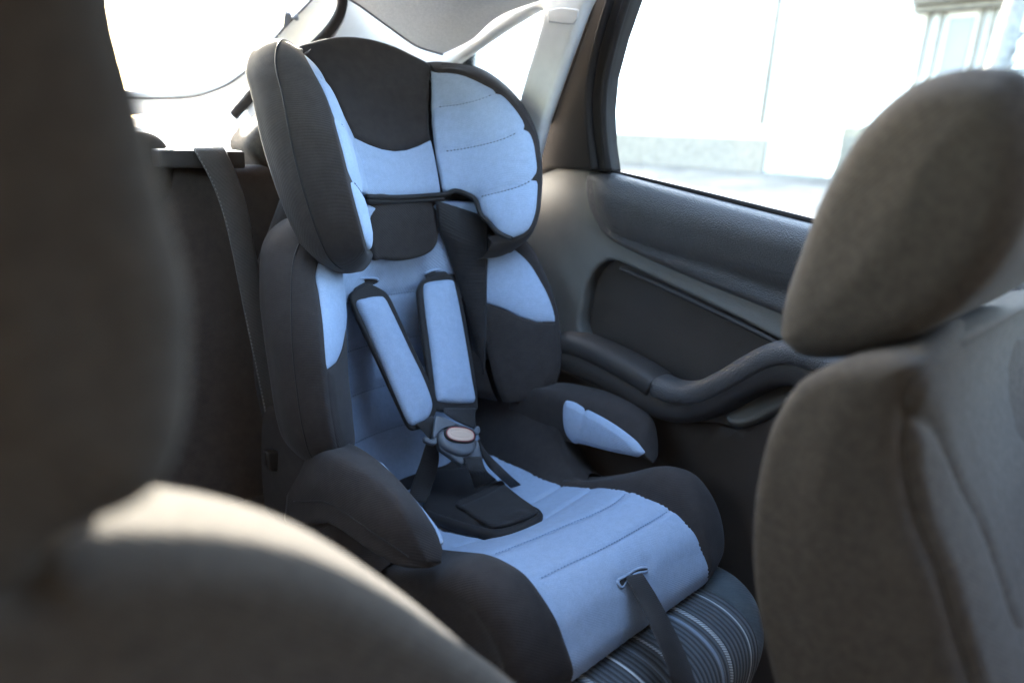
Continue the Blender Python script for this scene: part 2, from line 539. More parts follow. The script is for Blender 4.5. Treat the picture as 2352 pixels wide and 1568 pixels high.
# wings: shells
rows = []
nR = len(RIM)
Rall = RIM + EXT_R; Ball = BK + EXT_B; Oall = OUT + EXT_O
for i in range(len(Rall)):
    r_, b_, o_ = (np.array(q[i]) for q in (Rall, Ball, Oall))
    T = np.array(Rall[min(i + 1, len(Rall) - 1)]) - np.array(Rall[max(i - 1, 0)]); T /= np.linalg.norm(T)
    dv = o_ - r_; n = np.cross(T, dv); n /= np.linalg.norm(n)
    if n.dot(r_ - b_) < 0: n = -n
    inn = (b_ - r_); inn /= np.linalg.norm(inn) + 1e-9
    bl = min(1, i / 3)
    rows.append([r_ + inn * .010 - n * .008, r_ + inn * .001 + n * .0015, r_ + n * .007 + dv * .05, r_ + dv * .28 + n * .014 * bl, r_ + dv * .62 + n * .016 * bl,
                 o_ + n * .004, o_ + np.array([-.006, .028, 0]), (o_ * .45 + b_ * .55) + np.array([0, .05, 0]), b_ + np.array([-.002, .045, 0])])
Gw = loft(rows, 110, 60)
wing_parts = []
for mir in (False, True):
    mb = MB(); G = Gw.copy(); G[..., 0] += XM
    addgrid(mb, G)
    mb.build('headrest_wing', M['dark'], headrest, mirror=mir)
# blue inner wing panels, traced edge incl. the lower cut-out
wpx = [(992, 158), (1027, 164), (1084, 179), (1145, 210), (1195, 259), (1225, 320), (1239, 389), (1237, 457), (1229, 503), (1210, 538), (1176, 549),
       (1145, 534), (1122, 511), (1103, 489), (1092, 462), (1070, 446), (1045, 440), (1020, 437), (1011, 396), (1004, 357), (998, 317), (994, 260), (992, 200)]
wuv = invert(wing_map, wpx)
gr = []
for L in ([(997, 248), (1050, 240), (1100, 228), (1147, 210)], [(1010, 349), (1080, 340), (1150, 322), (1216, 294)], [(1096, 452), (1150, 440), (1200, 424), (1238, 405)]):
    gr.append(invert(wing_map, L))
for mir in (False, True):
    sheet('wing_panel', wuv, wing_map, M['blue'], headrest, thick=.012, r=.006, res=.03, n_out=170, grooves=gr, gd=.0042, gw=.007, mirror=mir,
          bulge=lambda d, P2, P3: .0045 * np.clip(d / .02, 0, 1) + .001)
for g in gr:
    mb = MB(); stitch(mb, [wing_map(u, v) * .9988 for u, v in crv(g, 30)[2:-3]], step=.0062, ln=.0038, r=.0010)
    mb.pair('stitching', M['thread_dark'], headrest)
# wing side seams (piping) on the outside
mb = MB()
col = Gw[8:100, 29]; P = col.copy(); P[:, 0] += XM + .0005
tube(mb, P, .0014, n=6)
mb.pair('seam', M['bind'], headrest)
# lower edge binding of the head pad, running on round the wing cut-out
mb = MB()
bp = [HX(-.082, .972, -.104), HX(-.04, .980, -.107), HX(0, .983, -.108), HX(.04, .978, -.106), HX(.074, .968, -.103)]
cut = [wing_map(*q) * .992 for q in wuv[11:18]][::-1]
tube(mb, crv(bp + cut[1:] + [wing_map(*wuv[10]) * .993], 70), .0042, n=8)
mb.build('edge_binding', M['bind'], headrest); mb = MB()
tube(mb, crv([p + np.array([.0, .004, -.007]) for p in bp], 30), .0055, n=8)
mb.build('edge_binding', M['bind'], headrest)
# neck flap under the head pad
sheet('neck_flap', [(850, 452), (930, 452), (1010, 455), (1013, 500), (1008, 556), (985, 584), (930, 599), (885, 597), (856, 585)], lambda x, y: at(x, y, pl=(0, 1, -.10, .995)),
      M['dark'], headrest, thick=.02, r=.008, n_out=80)

# ---------- backrest
def bp_prof(z): return np.interp(z, [-.66, -.60, -.55, -.5, -.45, -.4, -.3, -.2, -.1], [.90, .965, 1.0, 1.014, 1.02, 1.02, 1.012, 1.0, .985])
def bpad(h, z): return HX(h, bp_prof(z) - 1.9 * h * h, z)
outl = [(-.15, -.12), (0, -.12), (.15, -.12), (.15, -.35), (.15, -.58), (0, -.645), (-.15, -.58), (-.15, -.35)]
# shell
mb = MB()
sec = []
for z, w, y0, y1 in ((-.66, .215, .97, 1.05), (-.58, .232, 1.01, 1.07), (-.42, .240, 1.02, 1.08), (-.25, .236, 1.02, 1.08), (-.17, .20, 1.02, 1.08), (-.05, .14, 1.03, 1.09), (.05, .11, 1.075, 1.11)):
    ring = []
    for q in np.linspace(0, 2 * math.pi, 28, endpoint=False):
        cx, cy = math.cos(q), math.sin(q)
        ring.append(HX(w * np.sign(cx) * abs(cx) ** .5, (y0 + y1) / 2 + .025 + (y1 - y0) / 2 * np.sign(cy) * abs(cy) ** .5, z))
    sec.append(ring)
addgrid(mb, np.array(sec), True)
mb.f.append(tuple(range(27, -1, -1))); mb.f.append(tuple(range(len(mb.v) - 28, len(mb.v))))
backrest = mb.build('backrest', M['dark'], seat)
bgr = [[(-.15, -.279), (0, -.2815), (.15, -.279)], [(-.15, -.367), (0, -.370), (.15, -.367)], [(-.15, -.453), (0, -.456), (.15, -.453)], [(-.15, -.535), (0, -.538), (.15, -.535)]]
sheet('backrest_pad', outl, bpad, M['blue'], backrest, thick=.03, r=.008, res=.008, smooth_out=False, grooves=bgr, gd=.003, gw=.006,
      face=(0, -1, 0), bumps=[(-.045, -.245, -.004, .012), (.045, -.245, -.003, .012)])
for g in bgr:
    mb = MB(); stitch(mb, [bpad(h, z) + np.array([0, .0015, 0]) for h, z in crv(g, 40)], step=.0058, ln=.0034)
    mb.build('stitching', M['thread'], backrest)
# harness slots
for s in (-1, 1):
    mb = MB(); lip = MB()
    c = bpad(s * .078, -.249)
    loop = [c + np.array([.030 * math.cos(q), -.001 - .002 * abs(math.cos(q)), .0075 * math.sin(q)]) for q in np.linspace(0, 2 * math.pi, 24, endpoint=False)]
    mb.add(loop + [c + np.array([0, .002, 0])], [(i, (i + 1) % 24, 24) for i in range(24)])
    tube(lip, loop[1:12], .0022, n=6)
    mb.build('harness_slot', M['bind'], backrest)
    lip.build('slot_lip', M['blue'], backrest)

# side bolsters
S_ = [(.125, 1.0, -.160), (.160, .968, -.172), (.188, .935, -.190), (.208, .910, -.210), (.216, .888, -.228), (.222, .870, -.251), (.228, .854, -.275), (.233, .842, -.300), (.236, .833, -.328), (.237, .827, -.358),
      (.237, .822, -.387), (.234, .820, -.417), (.228, .824, -.445), (.214, .840, -.470), (.185, .875, -.488)]
I_ = [(.115, 1.01, -.165), (.12, 1.0, -.18), (.128, .985, -.20), (.135, .965, -.22), (.138, .955, -.238), (.140, .950, -.258), (.142, .945, -.280), (.144, .942, -.305), (.146, .94, -.332), (.148, .936, -.36),
      (.15, .93, -.39), (.152, .92, -.42), (.156, .91, -.45), (.16, .90, -.475), (.17, .895, -.495)]
O_ = [(.15, 1.03, -.140), (.20, 1.015, -.145), (.235, .995, -.158), (.256, .978, -.178), (.266, .965, -.202), (.273, .954, -.230), (.278, .944, -.260), (.280, .934, -.292), (.281, .926, -.325), (.281, .918, -.358),
      (.281, .911, -.392), (.279, .906, -.425), (.272, .904, -.458), (.25, .91, -.485), (.20, .92, -.500)]
rows = []
for i in range(len(S_)):
    s, a, o_ = (np.array(q[i]) for q in (S_, I_, O_)); o_ = o_ + np.array([-.009, 0, 0])
    T = np.array(S_[min(i + 1, len(S_) - 1)]) - np.array(S_[max(i - 1, 0)]); T /= np.linalg.norm(T)
    dv = o_ - s; n = np.cross(T, dv); n /= np.linalg.norm(n)
    if n.dot(s - a) < 0: n = -n
    rows.append([s - n * .012 + (a - s) * .1, s + n * .001, s + dv * .08 + n * .010, s + dv * .34 + n * .017, s + dv * .7 + n * .015, o_ + n * .004, o_ + np.array([-.004, .03, 0]), o_ + np.array([-.05, .075, 0]), a + np.array([.01, .085, 0]), a + np.array([-.03, .08, 0]), a + np.array([-.004, .012, 0])])
Gb = loft(rows, 80, 50)
Sm = spl(S_, 80); Im = spl(I_, 80)


def bol_map(u, v):
    x = np.clip(v, 0, 1) * 79; i = int(min(math.floor(x), 78)); t = x - i
    s = Sm[i] * (1 - t) + Sm[i + 1] * t; a = Im[i] * (1 - t) + Im[i + 1] * t
    p = a * (1 - u) + s * u + np.array([-.006, -.006, 0]) * (4 * u * (1 - u))
    return HX(*p)


split = invert(bol_map, [(1115, 692), (1160, 712), (1193, 726), (1234, 738), (1277, 740)])
split[0] = (0, split[0][1]); split[-1] = (1, split[-1][1])
for mir in (False, True):
    mb = MB(); G = Gb.copy(); G[..., 0] += XM; addgrid(mb, G)
    bo = mb.build('side_bolster', M['dark'], backrest, mirror=mir)
    up = [(0, .02), (.5, .02), (1, .02)] + [(1, v) for v in np.linspace(.1, split[-1][1], 6)] + split[::-1][1:] + [(0, v) for v in np.linspace(split[0][1] - .05, .1, 4)]
    dn = split + [(1, v) for v in np.linspace(split[-1][1] + .04, .99, 8)] + [(.5, .995), (0, .99)] + [(0, v) for v in np.linspace(.9, split[0][1] + .05, 6)]
    sheet('bolster_panel', up, bol_map, M['blue'], backrest, thick=.01, r=.004, res=.03, smooth_out=False, n_out=130, mirror=mir, bulge=lambda d, P2, P3: .003 * np.clip(d / .015, 0, 1) + .0012)
    sheet('bolster_panel', dn, bol_map, M['dark'], backrest, thick=.01, r=.004, res=.03, smooth_out=False, n_out=130, mirror=mir, bulge=lambda d, P2, P3: .003 * np.clip(d / .015, 0, 1) + .001)
mb = MB(); P = Gb[8:76, 16].copy(); P[:, 0] += XM; tube(mb, P, .0012, n=6)
mb.pair('seam', M['bind'], backrest)
# dark side curtain / belt guide webbing behind the right wing
mb = MB()
ribbon(mb, [at(1000, 460, Y=.975), at(1006, 528, Y=.975), at(1020, 562, Y=.980), at(1044, 632, Y=.975), at(1066, 700, Y=.965), at(1084, 790, Y=.96), at(1098, 850, Y=.955)], [at(1124, 500, Y=.945), at(1120, 570, Y=.93), at(1118, 690, Y=.93), at(1116, 770, Y=.93), at(1114, 860, Y=.93)], .003)
mb.build('guide_strap', M['web'], backrest)

# ---------- seat base
cen = [(.985, -.615), (.93, -.612), (.88, -.610), (.82, -.606), (.77, -.601), (.72, -.594), (.679, -.586), (.638, -.571), (.6, -.554), (.563, -.540), (.53, -.533), (.497, -.529), (.469, -.5365), (.446, -.552), (.43, -.576), (.418, -.600), (.417, -.622)]
edg = [(.985, -.60), (.93, -.602), (.887, -.602), (.813, -.598), (.759, -.595), (.719, -.588), (.68, -.576), (.638, -.559), (.6, -.545), (.563, -.535), (.53, -.534), (.497, -.532), (.469, -.541), (.446, -.554), (.43, -.576), (.416, -.599), (.416, -.622)]
cm = spl(cen, 120); em = spl(edg, 120)


def pad_map(h, t):
    x = np.clip(t, 0, 1) * 119; i = int(min(math.floor(x), 118)); k = x - i
    c = cm[i] * (1 - k) + cm[i + 1] * k; e = em[i] * (1 - k) + em[i + 1] * k
    q = (h / .152) ** 2
    y, z = c * (1 - q) + e * q
    return HX(h, y, z)


N16 = len(cen) - 1


def tl(pts):      # picture points -> (h,t) on the pad
    return invert(lambda h, t: pad_map(h, t), pts, ru=(-.152, .152), rv=(0, 1), n=160)


r3 = lambda L: [(643 + .46875 * a, 965 + .46875 * b) for a, b in L]
sgr = [tl(r3(L)) for L in ([(1275, 770), (1400, 715), (1600, 620), (1780, 520), (1905, 438)], [(1050, 650), (1200, 595), (1400, 515), (1560, 450), (1650, 400), (1700, 355)],
                           [(865, 614), (960, 585), (1130, 545), (1290, 478), (1430, 395), (1525, 338)], [(800, 535), (900, 528), (1050, 520)], [(1225, 405), (1300, 365), (1370, 322)], [(1165, 285), (1190, 262)])]
pad_out = [(-.152, .10), (0, .10), (.152, .10)] + [(.152, t) for t in np.linspace(.2, .9, 8)] + [(.152, 1), (0, 1), (-.152, 1)] + [(-.152, t) for t in np.linspace(.9, .2, 8)]
# base shell
mb = MB()
box(mb, (XM - .225, .455, -.668), (XM + .225, 1.0, -.615), .02)
base = mb.build('seat_base', M['dark'], seat, sharp=50)
slot_uv = tl([(1437, 1326)])[0]
spad = sheet('seat_pad', pad_out, pad_map, M['blue'], base, thick=.02, r=.002, res=.0085, smooth_out=False, n_out=170, grooves=sgr[:5], gd=.0036, gw=.0060, face=(0, -.4, 1),
             bumps=[(slot_uv[0] - .001, slot_uv[1] - .035, .004, .022), (.031, slot_uv[1] + .005, -.003, .010), (-.031, slot_uv[1] + .005, -.003, .010)])
for g in sgr[:2]:
    mb = MB(); stitch(mb, [pad_map(h, t) + np.array([0, .0008, -.0012]) for h, t in crv(g, 40)], step=.0056, ln=.0032, r=.0009, lift=.0008)
    mb.build('stitching', M['thread_blue'], base)
# front slot with folded lip
mb = MB(); lip = MB()
s1 = tl([(1424, 1336), (1440, 1322), (1460, 1312), (1479, 1307), (1480, 1311), (1462, 1318), (1445, 1327), (1430, 1341)])
s1c = np.mean(s1, 0); s1 = [tuple(s1c + (np.array(q) - s1c) * np.array([1.15, 1.7])) for q in s1]
loop3 = [pad_map(h, t) for h, t in crv(s1, 30, closed=True)]
ctr = np.mean(loop3, 0); nrm_ = np.array([0, -.82, .57])
mb.add([p + nrm_ * .0022 for p in loop3] + [ctr + nrm_ * .0015], [(i, (i + 1) % 30, 30) for i in range(30)])
mb.build('strap_slot', M['bind'], base)
tube(lip, [p + nrm_ * .001 for p in loop3] + [loop3[0] + nrm_ * .001], .0019, n=7)
lip.build('slot_lip', M['blue'], base)

# front bolsters beside the pad
EC = [((.72, -.588), (.19, .72, -.592), (.225, .72, -.612)), ((.68, -.575), (.19, .68, -.577), (.228, .68, -.595)), ((.638, -.559), (.190, .640, -.554), (.230, .64, -.576)), ((.600, -.545), (.190, .601, -.530), (.232, .60, -.555)),
      ((.563, -.535), (.189, .566, -.508), (.233, .565, -.532)), ((.530, -.534), (.188, .532, -.494), (.233, .532, -.522)), ((.497, -.532), (.188, .494, -.493), (.232, .502, -.522)),
      ((.469, -.541), (.188, .463, -.513), (.230, .476, -.538)), ((.446, -.554), (.188, .441, -.541), (.228, .456, -.562)), ((.430, -.576), (.187, .428, -.572), (.226, .444, -.590)),
      ((.416, -.599), (.184, .420, -.602), (.222, .440, -.615)), ((.417, -.622), (.180, .425, -.628), (.214, .446, -.636))]
rows = []
for (ey, ez), c_, o_ in EC:
    e = np.array([.150, ey, ez]); c_ = np.array(c_); o_ = np.array(o_)
    rows.append([e + np.array([-.004, .003, -.012]), e + np.array([.0005, -.0005, .0012]), e * .55 + c_ * .45 + np.array([-.005, -.002, .007]), c_, (c_ + o_) / 2 + np.array([.009, -.002, .008]), o_, o_ + np.array([-.004, .005, -.03]),
                 np.array([.212, o_[1] + .012, -.655]), np.array([.19, o_[1] + .03, -.667])])
Gf = loft(rows, 70, 50)
for mir in (False, True):
    mb = MB(); G = Gf.copy(); G[..., 0] += XM; addgrid(mb, G)
    k0 = len(mb.v) - 50
    mb.f.append(tuple(range(k0, k0 + 50)))
    mb.build('front_bolster', M['dark'], base, mirror=mir)

# armrests: loop arms with blue inner face
AS = [(.188, .90, -.480), (.192, .84, -.462), (.195, .80, -.456), (.197, .76, -.455), (.202, .726, -.454), (.205, .693, -.457), (.208, .662, -.463), (.210, .633, -.471), (.212, .607, -.482), (.214, .590, -.499), (.222, .580, -.512)]
AT = [(.235, .93, -.500), (.246, .866, -.466), (.250, .82, -.449), (.251, .78, -.440), (.252, .74, -.435), (.253, .70, -.432), (.253, .665, -.433), (.252, .635, -.438), (.251, .611, -.450), (.248, .596, -.475), (.240, .584, -.503)]
AB = [(.205, .90, -.60), (.200, .84, -.575), (.199, .80, -.555), (.200, .765, -.535), (.203, .73, -.529), (.206, .695, -.522), (.209, .662, -.5165), (.212, .632, -.512), (.214, .607, -.508), (.218, .592, -.509), (.226, .583, -.515)]
AO = [(.268, .92, -.60), (.272, .86, -.575), (.274, .82, -.552), (.275, .78, -.530), (.276, .74, -.519), (.276, .70, -.515), (.275, .665, -.513), (.272, .635, -.512), (.268, .611, -.511), (.258, .596, -.512), (.238, .585, -.515)]
rows = []
for a, t, b_, o_ in zip(AS, AT, AB, AO):
    a, t, b_, o_ = map(np.array, (a, t, b_, o_))
    k = np.clip((a[2] - b_[2]) / .05, .15, 1)
    rows.append([b_, (a + b_) / 2 + np.array([-.004, 0, 0]) * k, a + np.array([0, 0, .001]), (a + t) / 2 + np.array([-.006, -.002, .006]) * k, t, (t * .6 + o_ * .4) + np.array([.009, -.002, .004]) * k, (t * .25 + o_ * .75) + np.array([.006, 0, 0]) * k, o_, (o_ + b_) / 2 + np.array([0, 0, -.004]) * k, b_])
Ga = loft(rows, 70, 64)
AsM = spl(AS, 80); AbM = spl(AB, 80)


def arm_in(u, v):
    x = np.clip(v, 0, 1) * 79; i = int(min(math.floor(x), 78)); t = x - i
    a = AsM[i] * (1 - t) + AsM[i + 1] * t; b_ = AbM[i] * (1 - t) + AbM[i + 1] * t
    p = a * (1 - u) + b_ * u + np.array([-.005, 0, 0]) * (4 * u * (1 - u))
    return HX(*p)


pv = invert(arm_in, [(1297, 921), (1318, 922), (1345, 936), (1400, 965), (1450, 1000), (1474, 1024), (1485, 1040), (1470, 1048), (1440, 1045), (1400, 1036), (1360, 1026), (1340, 1020), (1325, 1021), (1310, 1012), (1299, 995), (1292, 965)], ru=(-.05, 1.05))
ag = invert(arm_in, [(1347, 940), (1337, 975), (1330, 1000), (1329, 1020)], ru=(-.05, 1.05))
for mir in (False, True):
    mb = MB(); G = Ga.copy(); G[..., 0] += XM; addgrid(mb, G)
    mb.f.append(tuple(range(len(mb.v) - 64, len(mb.v)))); mb.f.append(tuple(range(63, -1, -1)))
    arm = mb.build('armrest', M['dark'], base, mirror=mir)
    sheet('armrest_panel', pv, arm_in, M['blue'], base, thick=.006, r=.004, res=.03, n_out=110, grooves=[ag], gd=.003, gw=.004, mirror=mir, bulge=lambda d, P2, P3: .004 * np.clip(d / .012, 0, 1) + .0015)
# outer seam over the arm top
mb = MB(); P = Ga[4:62, 40].copy(); P[:, 0] += XM + .0005; tube(mb, P, .0011, n=6); mb.pair('seam', M['bind'], base)
# inner flank from pad up to the arm, behind the belt opening
for mir in (False, True):
    rows = []
    for y, zt, zb in ((1.0, -.44, -.602), (.93, -.455, -.602), (.87, -.470, -.602), (.81, -.485, -.599), (.77, -.515, -.596), (.745, -.548, -.592), (.715, -.574, -.588), (.69, -.582, -.578)):
        hs = np.interp(zt, [-.58, -.48], [.19, .20])
        rows.append([(.145, y, zb - .006), (.152, y, zb + .002), (.170, y, zb + (zt - zb) * .30 + .004), (hs - .008, y, zb + (zt - zb) * .7), (hs, y, zt), (hs + .02, y + .01, zt + .004), (.255, y + .015, zt - .02), (.262, y + .01, -.62), (.23, y, -.655)])
    G = loft(rows, 50, 40); G[..., 0] += XM; mb = MB(); addgrid(mb, G); mb.build('base_side', M['dark'], base, mirror=mir)

# ---------- harness
harness_plane = (0, 1, -.5, 1.098)
hm = lambda x, y: at(x, y, pl=harness_plane)
hb = lambda x, y: at(x, y, pl=(0, 1, -.5, 1.106))
padL = [(822, 694), (845, 682), (872, 678), (887, 682), (905, 715), (945, 800), (975, 862), (995, 915), (996, 940), (985, 962), (962, 974), (946, 973), (930, 945), (880, 830), (845, 748)]
padR = [(977, 662), (982, 648), (1010, 642), (1042, 641), (1050, 660), (1062, 718), (1075, 790), (1088, 868), (1096, 915), (1090, 924), (1050, 925), (1018, 922), (1007, 912), (999, 850), (990, 780), (981, 710)]
bkL = [(806, 688), (812, 668), (845, 652), (872, 660), (893, 676), (912, 712), (950, 795), (983, 862), (1004, 925), (1000, 955), (985, 975), (958, 987), (940, 980), (915, 930), (868, 828), (828, 745)]
bkR = [(962, 690), (963, 660), (978, 640), (1010, 632), (1045, 628), (1054, 645), (1068, 715), (1080, 785), (1093, 865), (1099, 920), (1094, 944), (1050, 947), (1012, 944), (995, 930), (983, 850), (972, 770)]
for pad_, bk_, lab in ((padL, bkL, None), (padR, bkR, None)):
    k = sheet('shoulder_pad', pad_, hm, M['blue'], seat, thick=.010, r=.009, n_out=110, bulge=lambda d, P2, P3: .007 * np.clip(d / .03, 0, 1))
    sheet('pad_binding', bk_, hb, M['bind'], k, thick=.008, r=.004, n_out=110)
mb = MB()
ribbon(mb, [at(812, 648, Y=1.0), at(812, 670, Y=.985)], [at(856, 643, Y=1.0), at(858, 662, Y=.985)], .0015, n=4)
mb.build('shoulder_strap', M['web'], seat); mb = MB()
ribbon(mb, [at(955, 975, pl=(0, 1, -.5, 1.104)), at(970, 990, Y=.850), at(985, 1008, Y=.828)], [at(994, 955, pl=(0, 1, -.5, 1.104)), at(998, 965, Y=.850), at(994, 1008, Y=.828)], .0015, n=10)
mb.build('shoulder_strap', M['web'], seat)
mb = MB()
ribbon(mb, [at(978, 628, Y=.995), at(978, 645, Y=.98)], [at(1024, 624, Y=.99), at(1040, 640, Y=.975)], .0015, n=4)
mb.build('shoulder_strap', M['web'], seat); mb = MB()
ribbon(mb, [at(1017, 938, pl=(0, 1, -.5, 1.104)), at(1022, 950, Y=.850), at(1045, 966, Y=.835)], [at(1093, 938, pl=(0, 1, -.5, 1.104)), at(1092, 962, Y=.850), at(1095, 988, Y=.832)], .0015, n=10)
mb.build('shoulder_strap', M['web'], seat)
bm_ = lambda off: (lambda x, y: at(x, y, pl=(0, .78, -.62, .925 + off)))
bk = sheet('buckle', [(1012, 996), (1022, 984), (1058, 976), (1088, 986), (1095, 1004), (1095, 1028), (1086, 1040), (1062, 1044), (1028, 1029), (1015, 1014)], bm_(-.010), M['buckle'], seat, thick=.02, r=.007, n_out=70)
sheet('buckle_housing', [(1010, 1018), (1020, 1012), (1060, 1036), (1090, 1030), (1096, 1008), (1103, 1022), (1108, 1046), (1105, 1054), (1073, 1052), (1070, 1064), (1060, 1065), (1036, 1046), (1014, 1030)], bm_(.0), M['buckle'], bk, thick=.012, r=.004, n_out=80)
sheet('buckle_tongue', [(996, 1004), (1000, 962), (1004, 954), (1018, 956), (1046, 969), (1050, 976), (1020, 984), (1008, 996)], bm_(.002), M['buckle'], bk, thick=.006, r=.003, n_out=60)
sheet('buckle_tongue', [(1046, 970), (1062, 974), (1088, 984), (1096, 977), (1103, 980), (1104, 992), (1096, 998), (1086, 992), (1055, 980)], bm_(.003), M['buckle'], bk, thick=.006, r=.003, n_out=60)
sheet('buckle_tongue', [(976, 1002), (984, 1003), (993, 1008), (1006, 999), (1008, 1012), (1001, 1020), (986, 1017), (977, 1012)], bm_(.003), M['buckle'], bk, thick=.008, r=.003, n_out=50)
el = lambda rx, ry, s=1: [(1058.5 + rx * math.copysign(abs(math.cos(q)) ** .85, math.cos(q)), 996.5 + ry * math.copysign(abs(math.sin(q)) ** .85, math.sin(q)) + .12 * rx * math.cos(q)) for q in np.linspace(0, 2 * math.pi, 28, endpoint=False)]
sheet('button_rim', el(36, 19), bm_(-.0145), M['black'], bk, thick=.006, r=.002, n_out=50)
sheet('button_ring', el(32.5, 16.5), bm_(-.0155), M['red'], bk, thick=.004, r=.001, n_out=50)
bt = sheet('release_button', el(31.0, 15.2), bm_(-.0162), M['button'], bk, thick=.004, r=.0015, n_out=50, bulge=lambda d, P2, P3: -.0006 * np.exp(-((d - .0055) / .0010) ** 2))
mb = MB()
ribbon(mb, [at(1063, 1050, pl=(0, .78, -.62, .927)), at(1076, 1080, Y=.752), at(1091, 1122, Z=-.568)], [at(1106, 1048, pl=(0, .78, -.62, .927)), at(1116, 1078, Y=.752), at(1138, 1099, Z=-.568)], .0015, n=14)
mb.build('crotch_strap', M['web'], seat)
cp = sheet('crotch_pad', [(1151, 1102), (1180, 1124), (1216, 1151), (1241, 1164), (1247, 1177), (1231, 1193), (1192, 1212), (1153, 1222), (1130, 1222), (1089, 1214), (1036, 1198), (985, 1177), (969, 1160), (977, 1134), (991, 1084), (1040, 1069), (1080, 1069), (1120, 1082)],
           lambda x, y: at(x, y, pl=(0, .12, 1, -.4875)), M['bind'], seat, thick=.016, r=.009, n_out=120, grooves=[[(985, 1165), (1040, 1185), (1130, 1208), (1190, 1196), (1232, 1172)]], gd=.004, gw=.005,
           bulge=lambda d, P2, P3: .004 * np.sin(P2[:, 0] / 19.) * np.clip((1150 - P2[:, 1]) / 60, 0, 1))
sheet('pad_flap', [(1046, 1152), (1098, 1128), (1148, 1101), (1165, 1114), (1195, 1138), (1226, 1160), (1234, 1171), (1205, 1186), (1160, 1200), (1130, 1204), (1105, 1193), (1070, 1170)], lambda x, y: at(x, y, pl=(0, .12, 1, -.4815)),
      M['web'], cp, thick=.008, r=.004, n_out=90, grooves=[[(1055, 1160), (1110, 1137), (1158, 1110)]], gd=.0015, gw=.003,
      bumps=[(1195, 1180, .004, .012), (1165, 1192, -.002, .008)])
for e1, e2 in (([at(1098, 1003, Y=.815), at(1116, 1035, Y=.80), at(1160, 1080, Y=.765), at(1196, 1112, Z=-.592)], [at(1106, 1045, Y=.80), at(1120, 1070, Y=.785), at(1145, 1095, Y=.755), at(1172, 1120, Z=-.592)]),
               ([at(978, 1018, Y=.83), at(965, 1060, Y=.835), at(948, 1105, Y=.84), at(936, 1150, Y=.835)], [at(1006, 1016, Y=.82), at(1008, 1060, Y=.825), at(992, 1120, Y=.82), at(978, 1155, Y=.805)])):
    mb = MB(); ribbon(mb, e1, e2, .0015, n=20); mb.build('lap_strap', M['web'], seat)
mb = MB()
ys = [.452, .436, .405, .36, .332, .318, .318]
e1 = [(1434, 1322), (1441, 1334), (1466, 1381), (1500, 1452), (1528, 1520), (1543, 1568), (1556, 1615)]; e2 = [(1470, 1308), (1480, 1322), (1511, 1372), (1553, 1452), (1583, 1520), (1598, 1568), (1610, 1615)]
ribbon(mb, [at(*p, Y=y) for p, y in zip(e1, ys)], [at(*p, Y=y) for p, y in zip(e2, ys)], .0016, n=40)
mb.build('adjuster_strap', M['web'], seat)

# ==================================================================================== REAR SEAT
bench = thing('rear_seat', (.35, .8, -.95), 'dark rear bench seat with ribbed white striped cushion under the child seat', 'car seat')
CX0, CX1 = -.28, .93
prof = [(1.10, -.600), (.90, -.640), (.70, -.655), (.55, -.650), (.45, -.636), (.40, -.630), (.365, -.634), (.340, -.648), (.326, -.672), (.322, -.705), (.328, -.75), (.345, -.82), (.36, -.95)]
pr = spl(prof, 70)
BX = .826          # where the striped centre meets the plain side
STRIPES = []
for (px, py), wd, val, tw in (((1634, 1389), .0035, (.62, .66, .70), False), ((1586, 1424), .0085, (.60, .64, .68), True), ((1572, 1442), .006, (.26, .32, .42), False), ((1495, 1493), .0055, (.50, .54, .58), True), ((1462, 1512), .004, (.2, .24, .3), False),
                              ((1421, 1531), .0045, (.66, .70, .74), False), ((1335, 1560), .008, (.5, .55, .6), True), ((1690, 1385), .0025, (.22, .26, .30), False)):
    p = at(px, py, Z=-.636); STRIPES.append((p[0] - .35, wd, val, tw))
rng_ = np.linspace(.455, BX, 40)
mb = MB(); addgrid(mb, np.array([[(x, y, z) for (y, z) in pr] for x in np.linspace(CX0, .455, 10)])); mb.build('cushion_side', M['bench'], bench)
mb = MB(); G = np.array([[(x, y, z) for (y, z) in pr] for x in rng_]); addgrid(mb, G)
M['stripe'] = striped()
cush = mb.build('seat_cushion', M['stripe'], bench)
M['tealside'] = fabric('dark_teal_fabric', (.07, .085, .095), var=.2, weave=500, bump=.5)
rows = []
for x, dz, dyf in ((BX, 0, 0), (BX + .004, .002, .002), (BX + .03, .006, .008), (BX + .06, .002, .03), (BX + .085, -.02, .06), (BX + .10, -.06, .09), (BX + .104, -.12, .11), (BX + .10, -.3, .12)):
    rows.append([(x, y + dyf * np.clip((.55 - y) / .2, 0, 1), min(z + dz * np.clip((z + .95) / .3, 0, 1), z + .006) if dz > -.05 else z + dz * np.clip((z + .95) / .3, 0, 1)) for (y, z) in prof])
mb = MB(); addgrid(mb, loft(rows, 40, 60)); mb.build('cushion_side', M['tealside'], bench)
# bench back
bkmap = lambda x, z: np.array([x, 1.135 + .17 * (z + .07), z])
rs = sheet('bench_backrest', [(-.30, -.66), (.35, -.66), (.93, -.66), (.93, -.30), (.93, -.10), (.90, -.066), (.6, -.063), (.2, -.063), (-.27, -.066), (-.30, -.1)], bkmap, M['bench'], bench, thick=.10, r=.028, res=.03, n_out=140, face=(0, -1, 0), smooth_out=False)
